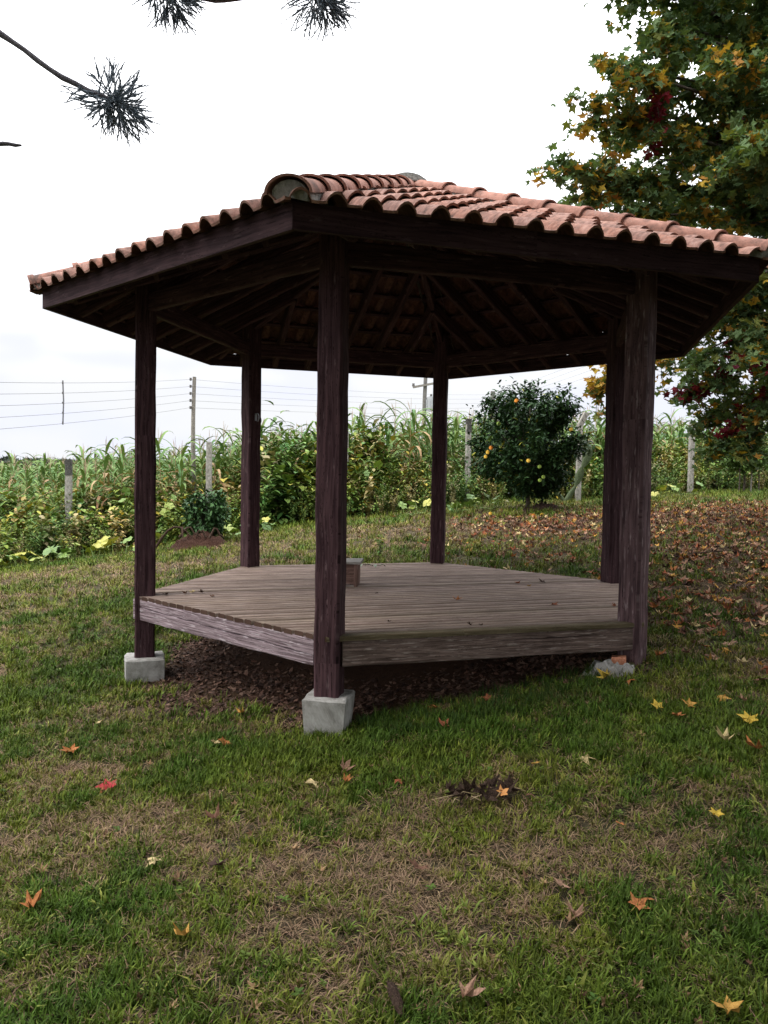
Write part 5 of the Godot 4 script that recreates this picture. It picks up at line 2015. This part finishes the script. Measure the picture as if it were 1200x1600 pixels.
func _ready() -> void:
	# ---- camera
	var cam := Camera3D.new()
	cam.name = "camera"
	cam.fov = 67.158
	cam.near = 0.05
	cam.far = 4000.0
	add_child(cam)
	cam.transform = Transform3D((Basis(Vector3.BACK, -0.016248) * Basis(Vector3.RIGHT, 0.041686)).inverse(), Vector3(0, 1.63, 0))
	cam.current = true
	# ---- sky, exposure
	nz.seed = 4
	nz.frequency = 0.01
	nz.fractal_octaves = 4
	nz2.seed = 9
	nz2.frequency = 0.01
	nz2.fractal_octaves = 4
	var env := Environment.new()
	env.background_mode = Environment.BG_SKY
	env.tonemap_mode = Environment.TONE_MAPPER_LINEAR
	env.tonemap_exposure = 1.75
	env.sdfgi_enabled = true
	env.ssao_enabled = true
	env.ssil_enabled = true
	var sky := Sky.new()
	var pano := PanoramaSkyMaterial.new()
	pano.panorama = overcast()
	sky.sky_material = pano
	env.sky = sky
	var we := WorldEnvironment.new()
	we.name = "world_environment"
	we.environment = env
	add_child(we)
	# ---- the sun behind thick cloud: weak and very soft, from the upper left
	var sun := DirectionalLight3D.new()
	sun.name = "sun"
	sun.light_color = Color(1.0, 0.97, 0.92)
	sun.light_energy = 0.3
	sun.light_angular_distance = 30.0
	sun.shadow_enabled = true
	add_child(sun)
	sun.look_at_from_position(Vector3(-6, 8, 2.5), Vector3.ZERO)
	# ---- setting and things
	make_materials()
	make_grid()
	make_ground()
	make_gazebo()
	make_stool()
	make_hooks()
	make_far()
	make_big_tree()
	make_shade_trees()
	make_pine()
	make_orchard()
	make_corn()
	make_fence()
	make_lines()
	make_weeds()
	make_vines()
	make_cactus()
	make_lawn()
	make_fallen_leaves()
	make_debris()

func overcast() -> ImageTexture:
	var w := 768
	var h := 384
	var im := Image.create(w, h, false, Image.FORMAT_RGBF)
	var a := FastNoiseLite.new()
	a.seed = 21
	a.frequency = 1.0
	a.fractal_octaves = 5
	for y in h:
		var el := PI / 2 - PI * (y + 0.5) / h
		for x in w:
			var az := TAU * (x + 0.5) / w
			var d := Vector3(cos(el) * sin(az), sin(el), cos(el) * cos(az))
			# cloud deck seen in perspective: streaks flatten towards the horizon
			var k := 1.0 / (maxf(d.y, 0.0) + 0.12)
			var n := a.get_noise_3d(d.x * k * 0.55, d.z * k * 0.55, 3.0) + 0.6 * a.get_noise_3d(d.x * 2.6, d.y * 22.0, d.z * 2.6)
			var high := smoothstep(0.07, 0.7, d.y)
			var base := lerpf(0.55, 2.5, high)
			var grey := smoothstep(-0.15, 0.25, n) * lerpf(0.32, 0.12, high)
			var c := Color(base * 0.985, base, base * 1.03)
			c = c.lerp(Color(0.35, 0.37, 0.47), grey * 2.0 * (1.0 - minf(high * 4.0, 1.0) * 0.75))
			if d.y < -0.02:
				c = Color(0.35, 0.35, 0.33)
			im.set_pixel(x, y, c)
	return ImageTexture.create_from_image(im)

func make_materials() -> void:
	M["post"] = wood(1, Color(0.03, 0.015, 0.018), Color(0.088, 0.048, 0.053), Color(0.165, 0.112, 0.117), 0.0, 0.75, 0.3)
	M["post_worn"] = wood(2, Color(0.05, 0.029, 0.032), Color(0.16, 0.1, 0.105), Color(0.31, 0.245, 0.245), 0.12, 0.8, 0.45)
	M["fascia"] = wood(4, Color(0.026, 0.013, 0.016), Color(0.07, 0.039, 0.043), Color(0.12, 0.08, 0.084), 0.02, 0.7, 0.15)
	M["joist"] = wood(5, Color(0.07, 0.048, 0.04), Color(0.21, 0.152, 0.132), Color(0.36, 0.3, 0.27), 0.16, 0.85, 0.4)
	M["joist_pale"] = wood(6, Color(0.11, 0.078, 0.085), Color(0.34, 0.265, 0.285), Color(0.5, 0.44, 0.46), 0.18, 0.85, 0.4)
	M["plank"] = wood(7, Color(0.17, 0.122, 0.098), Color(0.37, 0.28, 0.235), Color(0.46, 0.375, 0.325), 0.12, 0.8, 0.2)
	M["plank2"] = wood(8, Color(0.15, 0.106, 0.086), Color(0.33, 0.25, 0.21), Color(0.3, 0.26, 0.24), 0.08, 0.8, 0.2)
	M["plank3"] = wood(9, Color(0.18, 0.13, 0.104), Color(0.39, 0.3, 0.25), Color(0.33, 0.28, 0.25), 0.16, 0.8, 0.2)
	M["plank_moss"] = wood(10, Color(0.075, 0.06, 0.03), Color(0.19, 0.15, 0.095), Color(0.26, 0.22, 0.15), 0.1, 0.85, 0.25)
	M["plank_pale"] = wood(12, Color(0.2, 0.18, 0.16), Color(0.33, 0.31, 0.28), Color(0.45, 0.44, 0.41), 0.2, 0.8, 0.2)
	M["stool_leg"] = wood(13, Color(0.12, 0.07, 0.055), Color(0.24, 0.15, 0.125), Color(0.3, 0.21, 0.18), 0.05, 0.8, 0.2)
	M["tiles"] = []
	var clay := [[0.4, 0.212, 0.165], [0.36, 0.2, 0.16], [0.43, 0.24, 0.19], [0.33, 0.185, 0.15], [0.385, 0.19, 0.14]]
	for k in clay.size():
		var q := Color(clay[k][0], clay[k][1], clay[k][2])
		M.tiles.append(mottled(50 + k, [Color(0.05, 0.045, 0.04), q * 0.62, q, q.lerp(Color(0.5, 0.42, 0.38), 0.5)], 2.2 + k * 0.17, 0.85, 0.15, 0.03))
	M["caps"] = []
	for k in 3:
		var q := Color(0.43, 0.22, 0.17) * (0.9 + 0.09 * k)
		M.caps.append(mottled(70 + k, [Color(0.07, 0.06, 0.055), q * 0.72, q, q.lerp(Color(0.5, 0.38, 0.34), 0.5)], 2.0, 0.8, 0.1, 0.025))
	M["mortar"] = mottled(80, [Color(0.12, 0.12, 0.11), Color(0.24, 0.24, 0.22), Color(0.32, 0.32, 0.30), Color(0.4, 0.4, 0.37)], 3.0, 0.95, 0.5, 0.05)
	M["mortar_dark"] = mottled(81, [Color(0.05, 0.05, 0.05), Color(0.10, 0.10, 0.10), Color(0.16, 0.155, 0.15), Color(0.2, 0.2, 0.19)], 3.0, 0.95, 0.5, 0.05)
	M["concrete"] = mottled(82, [Color(0.17, 0.16, 0.145), Color(0.29, 0.28, 0.26), Color(0.36, 0.35, 0.33), Color(0.43, 0.42, 0.4)], 1.7, 0.95, 0.12, 0.03)
	M["steel"] = mat(lin(0.3, 0.31, 0.33), 0.4)
	M["steel"].metallic = 0.7
	M["bark"] = mottled(90, [Color(0.03, 0.025, 0.02), Color(0.075, 0.06, 0.048), Color(0.12, 0.1, 0.08), Color(0.17, 0.15, 0.12)], 2.5, 0.95, 1.0, 0.06)
	M["dark_bark"] = mottled(91, [Color(0.018, 0.012, 0.01), Color(0.045, 0.028, 0.02), Color(0.08, 0.05, 0.035), Color(0.14, 0.1, 0.08)], 9.0, 0.95, 0.6, 0.06)
	M["pine_bark"] = mottled(92, [Color(0.06, 0.06, 0.07), Color(0.11, 0.105, 0.12), Color(0.16, 0.15, 0.17), Color(0.22, 0.21, 0.22)], 5.0, 0.95, 0.6, 0.06)
	M["needles"] = mat(lin(0.12, 0.155, 0.19), 0.7)
	M["glossy"] = leaf_mat(0.3, 0.45)
	M["orange"] = []
	for c in [[0.72, 0.25, 0.02], [0.72, 0.44, 0.05], [0.2, 0.3, 0.04]]:
		M.orange.append(mat(lin(c[0], c[1], c[2]), 0.45))
	M["red_soil"] = mottled(93, [Color(0.022, 0.01, 0.008), Color(0.05, 0.024, 0.017), Color(0.08, 0.04, 0.028), Color(0.13, 0.07, 0.05)], 3.5, 0.95, 2.0, 0.06)
	M["dark_soil"] = mottled(94, [Color(0.02, 0.012, 0.009), Color(0.04, 0.024, 0.018), Color(0.065, 0.04, 0.03), Color(0.1, 0.07, 0.05)], 3.5, 0.95, 2.0, 0.06)
	M["concrete_post"] = mottled(95, [Color(0.14, 0.13, 0.115), Color(0.25, 0.235, 0.21), Color(0.33, 0.31, 0.28), Color(0.4, 0.38, 0.34)], 1.5, 0.95, 0.6, 0.04)
	M["lichen"] = mottled(96, [Color(0.03, 0.03, 0.03), Color(0.06, 0.058, 0.055), Color(0.11, 0.105, 0.095), Color(0.18, 0.17, 0.15)], 4.0, 0.95, 0.6, 0.04)
	M["pole"] = mottled(97, [Color(0.09, 0.08, 0.07), Color(0.19, 0.17, 0.15), Color(0.26, 0.24, 0.21), Color(0.33, 0.3, 0.27)], 2.5, 0.9, 0.5, 0.05)
	M["pole_dark"] = mottled(98, [Color(0.07, 0.065, 0.06), Color(0.13, 0.12, 0.11), Color(0.18, 0.17, 0.15), Color(0.23, 0.22, 0.2)], 2.5, 0.9, 0.5, 0.05)
	M["insulator"] = mat(lin(0.1, 0.09, 0.085), 0.4)
	M["wire"] = mat(lin(0.16, 0.16, 0.17), 0.5)
	M["zinc"] = mat(lin(0.36, 0.37, 0.38), 0.5)
	M["cactus"] = mottled(99, [Color(0.03, 0.045, 0.02), Color(0.06, 0.085, 0.04), Color(0.09, 0.115, 0.06), Color(0.14, 0.15, 0.08)], 3.0, 0.6, 0.2, 0.05)
	M["straw"] = mat(lin(0.36, 0.27, 0.15), 0.8)
	M["brick"] = mottled(89, [Color(0.3, 0.11, 0.06), Color(0.45, 0.18, 0.1), Color(0.52, 0.23, 0.14), Color(0.58, 0.3, 0.2)], 4.0, 0.9, 0.4, 0.05)
	M["sprig"] = mat(lin(0.09, 0.14, 0.06), 0.6)
